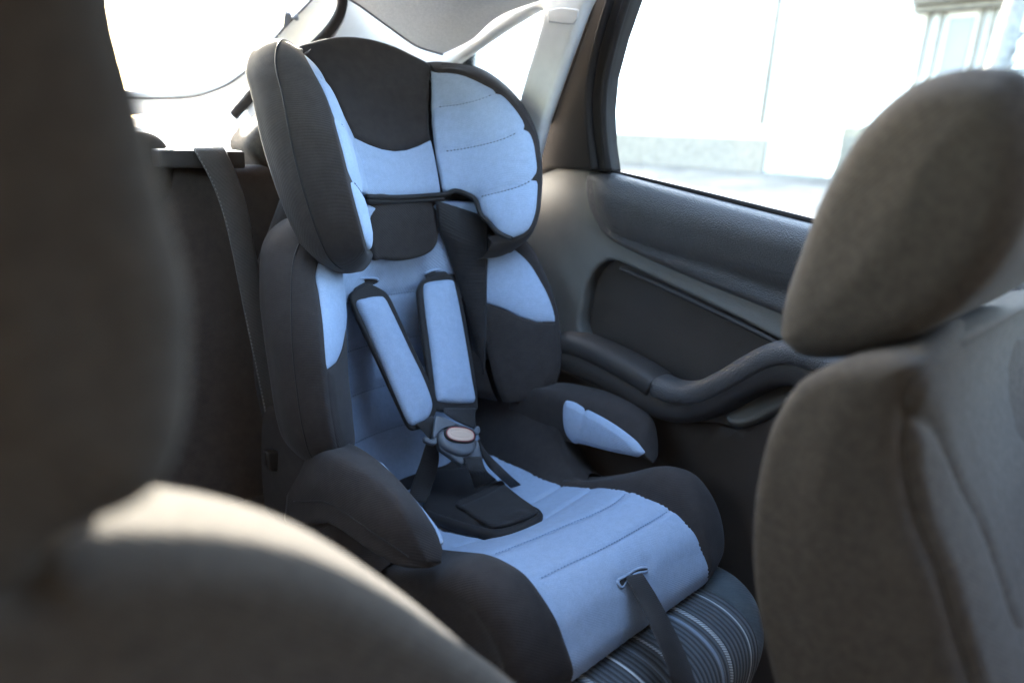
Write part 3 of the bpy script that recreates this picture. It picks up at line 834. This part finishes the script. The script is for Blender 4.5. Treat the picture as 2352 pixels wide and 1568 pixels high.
# headrests of the bench
for o2, Yh in (([(250, 330), (300, 305), (350, 306), (385, 328), (404, 372), (411, 420), (407, 462), (385, 500), (340, 520), (240, 520), (205, 440)], 1.13),
               ([(578, 340), (600, 296), (640, 265), (700, 258), (820, 262), (880, 330), (880, 480), (800, 540), (700, 545), (668, 515), (645, 450), (618, 395)], 1.14)):
    hr = sheet('headrest', o2, lambda x, y, Yh=Yh: at(x, y, Y=Yh), M['seatgrey'], bench, thick=.09, r=.02, n_out=80, bulge=lambda d, P2, P3: .01 * np.clip(d / .05, 0, 1))
mb = MB()
lo, hi = at(380, 388, Y=1.10), at(562, 344, Y=1.10)
box(mb, (.325, 1.085, -.069), (.449, 1.19, -.043), .004)
mb.build('belt_guide', M['black'], bench, sharp=40)

# seat belt over the bench back
belt = thing('seat_belt', (.42, 1.08, -.6), 'grey car seat belt hanging down the bench back beside the child seat', 'seat belt')
ysb = [1.120, 1.079, 1.076, 1.070, 1.055, 1.03, 1.01, .985, .97]
e1 = [(442, 338), (448, 350), (490, 430), (522, 530), (560, 715), (592, 870), (618, 1000), (632, 1100), (652, 1205)]
e2 = [(514, 334), (520, 348), (549, 415), (573, 500), (606, 690), (640, 870), (664, 1000), (672, 1100), (690, 1205)]
mb = MB(); ribbon(mb, [at(*p, Y=y) for p, y in zip(e1, ysb)], [at(*p, Y=y) for p, y in zip(e2, ysb)], .0016, n=60)
wb = mb.build('webbing', M['belt'], belt)
mb = MB()
stitch(mb, crv([at(p[0] + 3, p[1], Y=y - .003) for p, y in zip(e1[4:], ysb[4:])], 60), step=.0062, ln=.0034, r=.0011)
mb.build('edge_weave', M['weave'], wb); mb = MB()
stitch(mb, crv([at(p[0] + 4, p[1], Y=y - .003) for p, y in zip(e1[:4], ysb[:4])], 60), step=.0062, ln=.003, r=.0006)
mb.build('edge_weave', M['weave'], wb)
tg = sheet('belt_tongue', [(613, 1045), (618, 1038), (680, 1036), (692, 1050), (690, 1080), (672, 1090), (625, 1082), (617, 1072)], lambda x, y: at(x, y, Y=.955), M['black'], belt, thick=.012, r=.005, n_out=60)
mb = MB(); tube(mb, crv([at(662, 1090, Y=.94), at(668, 1096, Y=.94), at(676, 1140, Y=.935)], 12), .0014, n=6); mb.build('tongue_plate', M['metal'], belt)

# ==================================================================================== FRONT SEATS
fs = thing('front_seat', (.75, .1, -.95), 'grey front seat with rounded headrest in front of the door armrest', 'car seat')
g1 = lambda x, y: at(x, y, X=.50)
side_out = [(1921, 832), (1880, 850), (1832, 884), (1775, 985), (1742, 1130), (1735, 1255), (1750, 1405), (1790, 1570), (1850, 1760), (2340, 1760), (2230, 1570), (2152, 1316), (2105, 1203), (2076, 1080), (2072, 958), (2091, 870), (2112, 838), (2060, 818), (1980, 822)]
fb = sheet('backrest', side_out, g1, M['seatgrey'], fs, thick=.42, r=.013, rim=True, n_out=180, face=(-1, -.2, 0), grooves=[[(2022, 930), (2030, 1100), (2050, 1300), (2080, 1500), (2100, 1650)], [(1985, 1150), (1985, 1300), (2005, 1500), (2020, 1650)]], gd=.0012, gw=.012,
           bulge=lambda d, P2, P3: .006 * np.clip(d / .05, 0, 1))
ycur = sorted([(at(*p, X=.5)[2], at(*p, X=.5)[1]) for p in ((2091, 864), (2072, 958), (2076, 1080), (2105, 1203), (2152, 1316), (2227, 1568), (2300, 1760))])


gY = lambda z: np.interp(z, [q[0] for q in ycur], [q[1] for q in ycur])


def front_map(x, z): return np.array([x, gY(z) + .02 * np.sin(np.clip((x - .5) / .45, 0, 1) * math.pi) ** 2, z])


gt_ = ycur[-1][1]
seam3 = [at(*p, X=.5) for p in ((2091, 864), (2072, 958), (2076, 1080), (2105, 1203), (2152, 1316), (2227, 1568), (2300, 1760))]
top3 = [at(*p, Y=gt_) for p in ((2352, 772), (2255, 744), (2152, 790))]
fr_out = [(p[0], p[2]) for p in top3] + [(.500, p[2]) for p in seam3] + [(.95, seam3[-1][2]), (.95, -.30), (.94, -.18), (.88, top3[0][2] - .015)]
crz = seam3[1][2]
sheet('seat_front', fr_out, front_map, M['seatgrey'], fs, thick=.02, r=.010, rim=True, n_out=160, face=(0, -1, 0), grooves=[[(.502, crz), (.53, crz - .012), (.56, crz - .04), (.585, crz - .09), (.60, crz - .16), (.61, -.5)]], gd=.006, gw=.007,
      bulge=lambda d, P2, P3: .004 * np.clip(d / .04, 0, 1))
hro = [(1808, 782), (1801, 745), (1812, 680), (1845, 580), (1882, 480), (1930, 385), (2000, 282), (2100, 196), (2200, 161), (2290, 156), (2352, 170), (2385, 240), (2392, 340), (2372, 470), (2335, 560), (2280, 640), (2200, 715), (2100, 775), (2000, 808), (1920, 822), (1850, 815)]
h1 = lambda x, y: at(x, y, X=.56)
hcc = np.mean(np.array(hro, float), 0)
hin = [tuple(hcc + (np.array(p) - hcc) * .93) for p in hro]
hd = sheet('headrest', hro, h1, M['seatgrey'], fs, thick=.24, r=.024, rim=True, n_out=160, face=(-1, -.2, 0), grooves=[hin + [hin[0]]], gd=.0022, gw=.0035, bulge=lambda d, P2, P3: .010 * np.clip(d / .06, 0, 1))
for dx_ in (.07, .17):
    mb = MB(); tube(mb, [(.56 + dx_, .185, -.20), (.56 + dx_, .182, -.11)], .006, n=10); mb.build('headrest_post', M['metal'], fs)

fl = thing('front_seat', (-.05, .25, -.95), 'dark blurred front seat close to the camera, its curved shoulder edge sunlit', 'car seat')
lm = lambda x, y: at(x, y, Y=.262)
sheet('backrest', [(28, 1304), (68, 1266), (138, 1230), (258, 1206), (368, 1206), (488, 1214), (608, 1235), (728, 1271), (838, 1324), (938, 1388), (1058, 1474), (1158, 1558), (1288, 1678), (1300, 1900), (-400, 1900), (-692, 1474), (-292, 1314)],
      lm, M['seatgrey'], fl, thick=.062, r=.020, rim=True, n_out=180, face=(0, -1, 0), sharp=48, bulge=lambda d, P2, P3: .006 * np.clip(d / .08, 0, 1))
lh = lambda x, y: at(x, y, Y=.235)
hd2 = sheet('headrest', [(250, -140), (262, -40), (275, 60), (305, 180), (334, 300), (362, 420), (396, 540), (425, 660), (428, 780), (424, 900), (405, 1000), (360, 1090), (280, 1150), (180, 1190), (110, 1235), (50, 1310), (-300, 1350), (-600, 700), (-500, 0), (-200, -220), (120, -220)],
            lh, M['seatgrey'], fl, thick=.07, r=.022, rim=True, n_out=160, face=(0, -1, 0), bulge=lambda d, P2, P3: .006 * np.clip(d / .05, 0, 1))
for dx_ in (.045, -.02):
    mb = MB(); tube(mb, [(dx_, .29, -.26), (dx_, .285, -.10)], .006, n=10); mb.build('headrest_post', M['metal'], fl)

# ==================================================================================== DOOR
body = thing('car', (.35, .5, -1.0), 'car interior with grey door panel, curved armrest, pale headliner and bright windows', 'car')
DX = 1.0
D = lambda X: (lambda x, y: at(x, y, X=X))
pocket = [(1334, 770), (1338, 690), (1350, 640), (1378, 606), (1405, 597), (1440, 610), (1520, 648), (1620, 695), (1720, 745), (1800, 788), (1900, 840), (1930, 870), (1800, 900), (1640, 930), (1540, 930), (1420, 850)]
door = sheet('door', [(1205, 430), (1225, 395), (1262, 382), (1345, 388), (1400, 394), (1870, 513), (2700, 722), (3000, 1100), (2900, 2100), (1500, 2100), (1150, 1300), (1170, 800)], D(DX), M['doorgrey'], body, thick=.05, r=.008, n_out=200, smooth_out=False, holes=[pocket])
def belly(d, P2, P3):
    q = P2[:, 1] - (393 + (P2[:, 0] - 1400) * .2468)
    end = np.clip((P2[:, 0] - 1345) / 70., 0, 1)
    return .034 * np.sqrt(np.clip(1 - (1 - np.clip(q / 62., 0, 1)) ** 2, 0, 1)) * (1 - .85 * np.clip((q - 60) / 130., 0, 1)) * (.25 + .75 * end)


sheet('upper_panel', [(1352, 396), (1345, 425), (1350, 468), (1368, 510), (1402, 551), (1500, 603), (1600, 647), (1800, 728), (2000, 812), (2250, 915), (2400, 800), (2300, 640), (2100, 575), (1870, 517), (1700, 474), (1560, 438), (1440, 407), (1395, 396)], D(DX - .012), M['doorblack'], door,
      thick=.02, r=.016, n_out=200, grooves=[[(1368, 430), (1378, 480), (1402, 525), (1450, 550), (1520, 574), (1620, 606), (1720, 640), (1820, 678), (2000, 750)]], gd=.007, gw=.011, bulge=belly)
sheet('map_pocket', [(1300, 560), (1500, 600), (1950, 800), (1980, 960), (1500, 960), (1300, 860)], D(DX + .035), M['pocket'], door, thick=.01, r=.004, n_out=60, smooth_out=False)
mb = MB()
tube(mb, crv([at(*p, X=DX - .004) for p in ((1425, 617), (1470, 636), (1540, 668), (1640, 715), (1740, 764), (1805, 800))], 50), .0042, n=8)
mb.build('pocket_trim', M['black'], door)
# armrest ledge and pull handle
mb = MB()
def arm_sweep(mb, pts, X, ra, rb, n=60):
    P = crv([at(*p, X=X) for p in pts], n); T = np.gradient(P, axis=0); T /= np.linalg.norm(T, axis=1)[:, None]
    G = []
    for i in range(n):
        side = np.array([1., 0, 0]); up = np.cross(side, T[i]); up /= np.linalg.norm(up)
        if up[2] < 0: up = -up
        G.append([P[i] + side * ra * math.copysign(abs(math.cos(q)) ** .7, math.cos(q)) + up * rb * math.copysign(abs(math.sin(q)) ** .7, math.sin(q)) for q in np.linspace(0, 2 * math.pi, 20, endpoint=False)])
    k = len(mb.v); addgrid(mb, np.array(G), True)
    mb.f.append(tuple(range(k + 19, k - 1, -1))); mb.f.append(tuple(range(k + (n - 1) * 20, k + n * 20)))
arm_sweep(mb, [(1290, 800), (1345, 822), (1420, 858), (1500, 902), (1570, 925), (1640, 915), (1720, 872), (1800, 838), (1900, 850), (2050, 910)], .972, .050, .030)
ar = mb.build('armrest', M['black'], door)
mb = MB(); arm_sweep(mb, [(1300, 786), (1350, 795), (1420, 827), (1480, 860), (1516, 884)], .955, .036, .021); mb.build('armrest_pad', M['black'], door)
mb = MB(); arm_sweep(mb, [(1517, 884), (1560, 900), (1610, 899), (1670, 873), (1730, 838), (1780, 814), (1830, 808), (1900, 828), (2000, 870)], .945, .030, .0185); mb.build('pull_handle', M['doorblack'], door)
sheet('lower_pocket', [(1664, 955), (1695, 930), (1760, 897), (1825, 874), (1880, 866), (1900, 890), (1830, 915), (1780, 938), (1735, 960), (1690, 972)], lambda x, y: at(x, y, pl=(-.75, 0, .65, -.75 * (DX - .034) + .65 * -.405)), M['doorgrey'], door, thick=.02, r=.006, n_out=80)
sheet('lower_door_shade', [(1200, 800), (1290, 850), (1345, 872), (1420, 905), (1500, 946), (1575, 968), (1645, 972), (1700, 985), (1790, 950), (1900, 905), (2100, 960), (2700, 1200), (2850, 2080), (1520, 2080), (1165, 1295), (1175, 900)], D(DX - .006), M['pocket'], door, thick=.01, r=.004, n_out=120)  # darker sheet: shade on the lower door put into the colour
# window frame, seals, glass
wf = sheet('window_frame', [(1352, -30), (1312, 85), (1276, 190), (1243, 282), (1228, 350), (1222, 402), (1262, 386), (1345, 391), (1394, 395), (1385, 330), (1381, 255), (1388, 175), (1412, 82), (1450, -30)], D(.975), M['rubber'], door, thick=.04, r=.006, n_out=130, smooth_out=False)
for X_, r_, pts in ((.968, .007, ((1446, -20), (1417, 75), (1393, 175), (1386, 255), (1390, 330), (1398, 392))), (.965, .008, ((1408, -20), (1376, 85), (1357, 175), (1351, 255), (1357, 330), (1366, 390))), (.966, .006, ((1370, -20), (1334, 85), (1296, 190), (1262, 282)))):
    mb = MB(); tube(mb, crv([at(*p, X=X_) for p in pts], 50), r_, n=10); mb.build('window_seal', M['rubber'], door)
mb = MB(); tube(mb, crv([at(*p, X=1.004) for p in ((1394, 393), (1550, 430), (1700, 467), (1880, 512), (2300, 618))], 40), .0045, n=8); mb.build('belt_seal', M['rubber'], door)
sheet('window_glass', [(1360, 392), (1550, 440), (1880, 520), (2900, 790), (2900, -500), (1500, -500), (1430, -60), (1360, 200)], D(1.012), M['glass'], door, thick=.003, r=.0005, n_out=60, smooth_out=False)

# ==================================================================================== CAR BODY
# headliner: curved roof lining
rows = []
for y in (1.27, 1.18, 1.0, .7, .3, -.2, -.6):
    row = []
    for x, dz in ((-.26, -.13), (-.2, -.10), (-.12, -.06), (-.02, -.02), (.35, 0), (.62, -.012), (.72, -.035), (.80, -.075), (.86, -.105), (.92, -.115)):
        rear = .05 * np.clip((x - .35) / .55, -1, 1) ** 2 * 0
        row.append((x, y - .22 * np.clip((abs(x - .35) - .25) / .3, 0, 1) * (1 if y > 1.1 else 0) * .3, .285 + dz + .24 * np.clip(1.2 - y, -.1, .30)))
    rows.append(row)
G = loft(rows, 90, 70); G2 = G.copy(); G2[..., 2] += .03; mb = MB()
keep = []
for f in grid_faces(90, 70):
    c = G.reshape(-1, 3)[list(f)].mean(0)
    if not (.40 < c[0] < .88 and -.02 < c[1] < .76): keep.append(f)      # added roof opening, lets sky light down onto the seat pad
mb.add(G.reshape(-1, 3), keep); mb.add(G2.reshape(-1, 3), keep)
roof = mb.build('headliner', M['liner'], body)
mb = MB(); tube(mb, G[0, 38:] + np.array([0, 0, -.001]), .0022, n=6); mb.build('headliner_edge', M['buckle'], body)
mb = MB(); box(mb, (.38, -.05, .405), (.92, .79, .409)); mb.build('added_roof_glass', M['glass'], body, smooth=False)  # added glass over the roof opening that lights the seat pad
# rear pillar trim with quarter window
qw = [(1044, 143), (1132, 80), (1193, 41), (1228, 21), (1243, 26), (1237, 67), (1217, 135), (1196, 207), (1170, 300), (1120, 330), (1000, 330), (960, 250), (990, 190)]
sheet('pillar_trim', [(960, 60), (1030, 75), (1100, 35), (1190, -25), (1240, -60), (1300, -80), (1375, -50), (1340, 20), (1300, 130), (1250, 275), (1228, 360), (1222, 460), (900, 460), (880, 300), (900, 100)], D(.935), M['trim'], body, thick=.02, r=.010, n_out=160, holes=[qw], smooth_out=False)
sheet('quarter_window', [(980, 120), (1260, -10), (1215, 250), (1180, 350), (940, 350)], D(.96), M['glass'], body, thick=.003, r=.0005, n_out=40, smooth_out=False)
sheet('airbag_badge', [(1258, 22), (1290, 17), (1328, 22), (1326, 42), (1317, 56), (1286, 54), (1258, 50)], D(.9335), M['trim'], body, thick=.002, r=.0015, n_out=50, smooth_out=False)
# tailgate: glass, frame and seal on the sloping rear plane
tp = (0, 1, 1.0, 1.60)
tm = lambda off: (lambda x, y: at(x, y, pl=(0, 1, 1.0, 1.60 + off)))
glass_edge = [(-300, 215), (0, 222), (330, 226), (420, 225), (470, 216), (530, 190), (590, 140), (655, 62), (716, 0), (760, -60), (700, -160), (300, -260), (-400, -260)]
sheet('rear_window', glass_edge, tm(0), M['glass'], body, thick=.003, r=.0005, n_out=100)
sheet('tailgate_trim', [(-900, 300), (540, 262), (590, 208), (660, 162), (735, 94), (778, 34), (788, 0), (790, -60), (770, -300), (-900, -400)], tm(-.02), M['trim'], body, thick=.02, r=.005, n_out=160, holes=[glass_edge], smooth_out=False)
mb = MB()
tube(mb, crv([at(*p, pl=(0, 1, 1.0, 1.475)) for p in ((538, 264), (562, 238), (590, 208), (660, 160), (735, 94), (772, 48), (786, 10), (784, -40))], 50), .010, n=10)
mb.build('tailgate_seal', M['rubber'], body)
sealpx = [(380, 300), (500, 290), (538, 264), (562, 238), (590, 208), (660, 160), (735, 94), (772, 48), (786, 10), (784, -60)]
A_ = crv([at(*p, pl=(0, 1, 1.0, 1.60)) for p in sealpx], 50); B_ = crv([at(*p, pl=(0, 1, 1.0, 1.495)) for p in sealpx], 50)
mb = MB(); addgrid(mb, np.array([A_, B_])); addgrid(mb, np.array([A_, B_]) + np.array([.008, .0, -.012])); mb.build('tailgate_reveal', M['trim'], body)
mb = MB()
tube(mb, crv([at(*p, pl=(0, 1, 1.0, 1.578)) for p in glass_edge[1:10]], 60), .0022, n=6)
mb.build('glass_edge', M['doorblack'], body)
cl = sheet('washer_clip', [(655, 36), (666, 33), (671, 42), (664, 56), (656, 66), (652, 62)], tm(-.03), M['buckle'], body, thick=.01, r=.003, n_out=30)
mb = MB(); a = at(668, 42, pl=(0, 1, 1.0, 1.57)); b_ = at(684, 40, pl=(0, 1, 1.0, 1.57)); tube(mb, [a, a * .7 + b_ * .3, a * .5 + b_ * .5, a * .3 + b_ * .7, b_], [.002, .002, .005, .007, .006], n=8); mb.build('clip_knob', M['buckle'], cl)
sheet('rear_arch_trim', [(788, -60), (789, 0), (780, 34), (737, 94), (662, 164), (592, 210), (560, 244), (640, 420), (960, 420), (1020, 112), (930, 60), (860, 20), (830, -40), (830, -100)], lambda x, y: at(x, y, pl=(0, 1, 1.0, 1.50)), M['trim'], body, thick=.02, r=.006, n_out=120, smooth_out=False)
mb = MB(); box(mb, (-.28, 1.24, -.135), (.93, 1.62, -.105), .005); mb.build('parcel_shelf', M['shelf'], body)
mb = MB()
box(mb, (-.40, -.9, -1.0), (1.10, 1.7, -.95)); mb.build('floor', M['carpet'], body, smooth=False)
mb = MB(); box(mb, (-.40, -.9, -.95), (-.33, 1.7, .05)); box(mb, (-.399, -.9, .052), (-.331, .30, .5)); box(mb, (-.399, 1.0, .052), (-.331, 1.7, .5)); box(mb, (-.398, .302, .24), (-.332, .998, .5)); mb.build('side_wall', M['doorgrey'], body, smooth=False)  # front part closed up to the roof, added to block light from the left
mb = MB(); box(mb, (-.37, .302, .052), (-.366, .998, .238)); mb.build('side_window', M['glass'], body, smooth=False)
mb = MB(); box(mb, (1.052, .80, -.95), (1.10, 1.7, -.06)); mb.build('side_wall', M['doorgrey'], body, smooth=False)
mb = MB(); box(mb, (1.0, -.9, -.95), (1.06, .20, -.17)); box(mb, (1.003, -.9, -.165), (1.055, -.62, .5)); mb.build('side_wall', M['doorgrey'], body, smooth=False)  # upper box added to close part of the front window against light
mb = MB(); box(mb, (-.33, -.96, -.95), (1.0, -.80, -.12), .01); mb.build('dashboard', M['black'], body, sharp=40)
mb = MB(); box(mb, (-.33, -.95, -.118), (1.0, -.92, .60), .01); mb.build('windscreen_light_blocker', M['black'], body, sharp=40)  # added unseen panel closing the windscreen, keeps light off the left seat
mb = MB()
box(mb, (-.33, 1.66, -.95), (1.0, 1.70, -.02)); mb.build('tailgate_wall', M['trim'], body, smooth=False)
mb = MB(); box(mb, (1.0, .38, -.95), (1.05, .60, -.84), .01); mb.build('sill', M['doorgrey'], body)

# ==================================================================================== OUTSIDE
def ground_mat():
    m, n, b = nt('dusty_ground')
    tc = n.nodes.new('ShaderNodeTexCoord').outputs['Object']
    a = noise(n, .9, 6, .65, tc); c = noise(n, 7, 5, .7, tc)
    c1 = mixcol(n, ramp(n, a.outputs[0], .35, .65), (.06, .053, .044), (.16, .14, .117))
    c2 = mixcol(n, ramp(n, c.outputs[0], .3, .7), (.75, .75, .75), (1.1, 1.1, 1.1))
    n.links.new(mixcol(n, 1.0, c1, c2, 'MULTIPLY'), b.inputs['Base Color']); b.inputs['Roughness'].default_value = .95
    return m


M['ground'] = ground_mat()
M['wallwhite'] = plastic('white_render_wall', (.78, .77, .75), .9, grain=6, gstr=.2, var=.05)
M['plinth'] = plastic('stained_plinth', (.165, .148, .124), .9, grain=8, gstr=.5, var=.25)
M['gate'] = plastic('pale_blue_paint', (.46, .52, .54), .6, var=.1)
M['winblue'] = plastic('dark_window_glass', (.16, .16, .18), .3)
M['bark'] = plastic('pale_bark', (.15, .145, .14), .9, grain=20, gstr=.8, var=.3)
xs = [-400, -60, -20, -6, -2, 1.5, 4, 8, 12, 14, 40, 400]
gz = lambda x: -1.2 + .80 * np.clip((x - 2) / 10, 0, 1)
mb = MB(); G = np.array([[(x, y, gz(x)) for y in (-400, -60, -20, -5, 0, 5, 10, 20, 60, 400)] for x in xs]); addgrid(mb, G)
tag(mb.build('ground', M['ground'], None), kind='structure')

bw = thing('white_building', (12, 10, -.4), 'overexposed white walled building with grey plinth seen through the door window', 'building')
mb = MB(); box(mb, (12.0, 6.15, -.4), (16, 40, 3.3)); mb.build('wall', M['wallwhite'], bw, smooth=False)
mb = MB(); box(mb, (11.9, 6.15, -.5), (12.02, 40, .17)); mb.build('plinth', M['plinth'], bw, smooth=False)
mb = MB(); tube(mb, [(11.93, 6.3, .4), (11.93, 6.3, 5.8)], .05, n=10); mb.build('downpipe', M['plinth'], bw)
gt = thing('blue_gate', (12.2, 5.6, -.4), 'pale blue metal gate between the white buildings', 'gate')
mb = MB()
box(mb, (12.1, 5.05, -.4), (12.16, 6.13, 1.55))
for k in range(8): box(mb, (12.07, 5.08 + k * .135, -.35), (12.11, 5.13 + k * .135, 1.5))
mb.build('gate_leaf', M['gate'], gt, smooth=False)
mb = MB(); box(mb, (12.05, 6.02, -.4), (12.2, 6.14, 1.75)); box(mb, (12.05, 4.98, -.4), (12.2, 5.08, 1.75)); mb.build('gate_post', M['wallwhite'], gt, smooth=False)
b2 = thing('corner_building', (12, 2.5, -.4), 'pale building with grey eaves and narrow dark window behind the front headrest', 'building')
mb = MB(); box(mb, (12.3, -12, -.4), (18, 4.97, 3.4)); mb.build('wall', M['wallwhite'], b2, smooth=False)
mb = MB(); box(mb, (12.2, -12, -.5), (12.32, 4.97, .42)); mb.build('plinth', M['plinth'], b2, smooth=False)
p = at(2205, 95, X=12.3); p2 = at(2165, 165, X=12.3)
mb = MB(); box(mb, (12.27, p2[1] - .28, p2[2] - .6), (12.31, p2[1] + .05, p2[2] + .75)); w_ = mb.build('window', M['winblue'], b2, smooth=False)
mb = MB()
for dy in (-.40, .12, .3, -.55): box(mb, (12.2, p2[1] + dy, p2[2] - .7), (12.31, p2[1] + dy + .05, p2[2] + .9))
mb.build('window_frame', M['plinth'], b2, smooth=False)
e = at(2230, 15, X=12.0)
mb = MB()
for k, (dz, dx_) in enumerate(((0, 0), (.10, -.12), (.22, -.25))): box(mb, (12.1 + dx_, -12, e[2] + dz), (12.4, e[1] + .8, e[2] + dz + .09))
mb.build('eave', M['plinth'], b2, smooth=False)
tr = thing('street_tree', (9.5, 2.2, -.6), 'bare pale tree trunk with thin branches beyond the right window', 'tree')
tb = at(2280, 200, X=9.5)
mb = MB()
P = crv([(9.5, tb[1] - .1, -.7), (9.5, tb[1] - .05, .5), (9.5, tb[1], tb[2]), (9.55, tb[1] - .05, 2.6), (9.5, tb[1] + .1, 4.2)], 30)
tube(mb, P, np.linspace(.16, .06, 30), n=10); trk = mb.build('trunk', M['bark'], tr)
mb = MB()
for k in range(26):
    s = P[8 + int(rng.integers(0, 20))]; dirn = np.array([rng.normal(0, .5), rng.normal(0, .8), rng.uniform(.2, 1)]); L = rng.uniform(.4, 1.1)
    q = s + dirn * L * .5 + rng.normal(0, .06, 3); e_ = s + dirn * L
    tube(mb, crv([s, q, e_], 8), np.linspace(.03, .008, 8), n=6)
    for j in range(10):
        c = s + dirn * L * rng.uniform(.3, 1) + rng.normal(0, .08, 3)
        a1 = rng.normal(0, .05, 3); a2 = rng.normal(0, .05, 3)
        mb.add([c, c + a1, c + a1 + a2, c + a2], [(0, 1, 2, 3)])
mb.build('crown', M['bark'], tr)

# ==================================================================================== LIGHT, WORLD, CAMERA
SUN_DIR = Vector((.30, 1.0, .30)).normalized()
elev = math.asin(SUN_DIR.z); azi = math.atan2(SUN_DIR.x, SUN_DIR.y)
w = bpy.data.worlds.new('World'); scene.world = w; w.use_nodes = True
n = w.node_tree; n.nodes.clear()
out = n.nodes.new('ShaderNodeOutputWorld'); bg = n.nodes.new('ShaderNodeBackground'); sky = n.nodes.new('ShaderNodeTexSky')
sky.sky_type = 'NISHITA'; sky.sun_disc = False; sky.sun_elevation = elev; sky.sun_rotation = azi
sky.air_density = 1.0; sky.dust_density = 2.0; sky.ozone_density = 1.0
bg.inputs['Strength'].default_value = .15
n.links.new(sky.outputs[0], bg.inputs[0]); n.links.new(bg.outputs[0], out.inputs[0])
sl = bpy.data.lights.new('sun', 'SUN'); sl.energy = 2.0; sl.angle = math.radians(.5); sl.color = (1, .95, .88)
so = bpy.data.objects.new('sun', sl); C.objects.link(so); so.location = (0, 0, 6)
so.rotation_euler = SUN_DIR.to_track_quat('Z', 'Y').to_euler()

cam = bpy.data.cameras.new('camera'); co = bpy.data.objects.new('camera', cam); C.objects.link(co)
cam.sensor_width = 36; cam.lens = 24.0; cam.clip_start = .01; cam.clip_end = 2000
right = Vector(R[:, 0]); down = Vector(R[:, 1]); fwd = Vector(R[:, 2])
m3 = Matrix((right, -down, -fwd)).transposed()
co.matrix_world = Matrix.Translation((0, 0, Z0)) @ m3.to_4x4()
cam.dof.use_dof = True; cam.dof.focus_distance = 1.0; cam.dof.aperture_fstop = 2.2
scene.camera = co

scene.render.engine = 'CYCLES'
scene.cycles.use_denoising = True
scene.cycles.max_bounces = 8; scene.cycles.diffuse_bounces = 5; scene.cycles.transparent_max_bounces = 12
scene.cycles.sample_clamp_indirect = 8
scene.cycles.caustics_reflective = False; scene.cycles.caustics_refractive = False
vs = scene.view_settings
vs.view_transform = 'Standard'; vs.look = 'None'; vs.exposure = 5.0; vs.gamma = 1; vs.use_curve_mapping = False
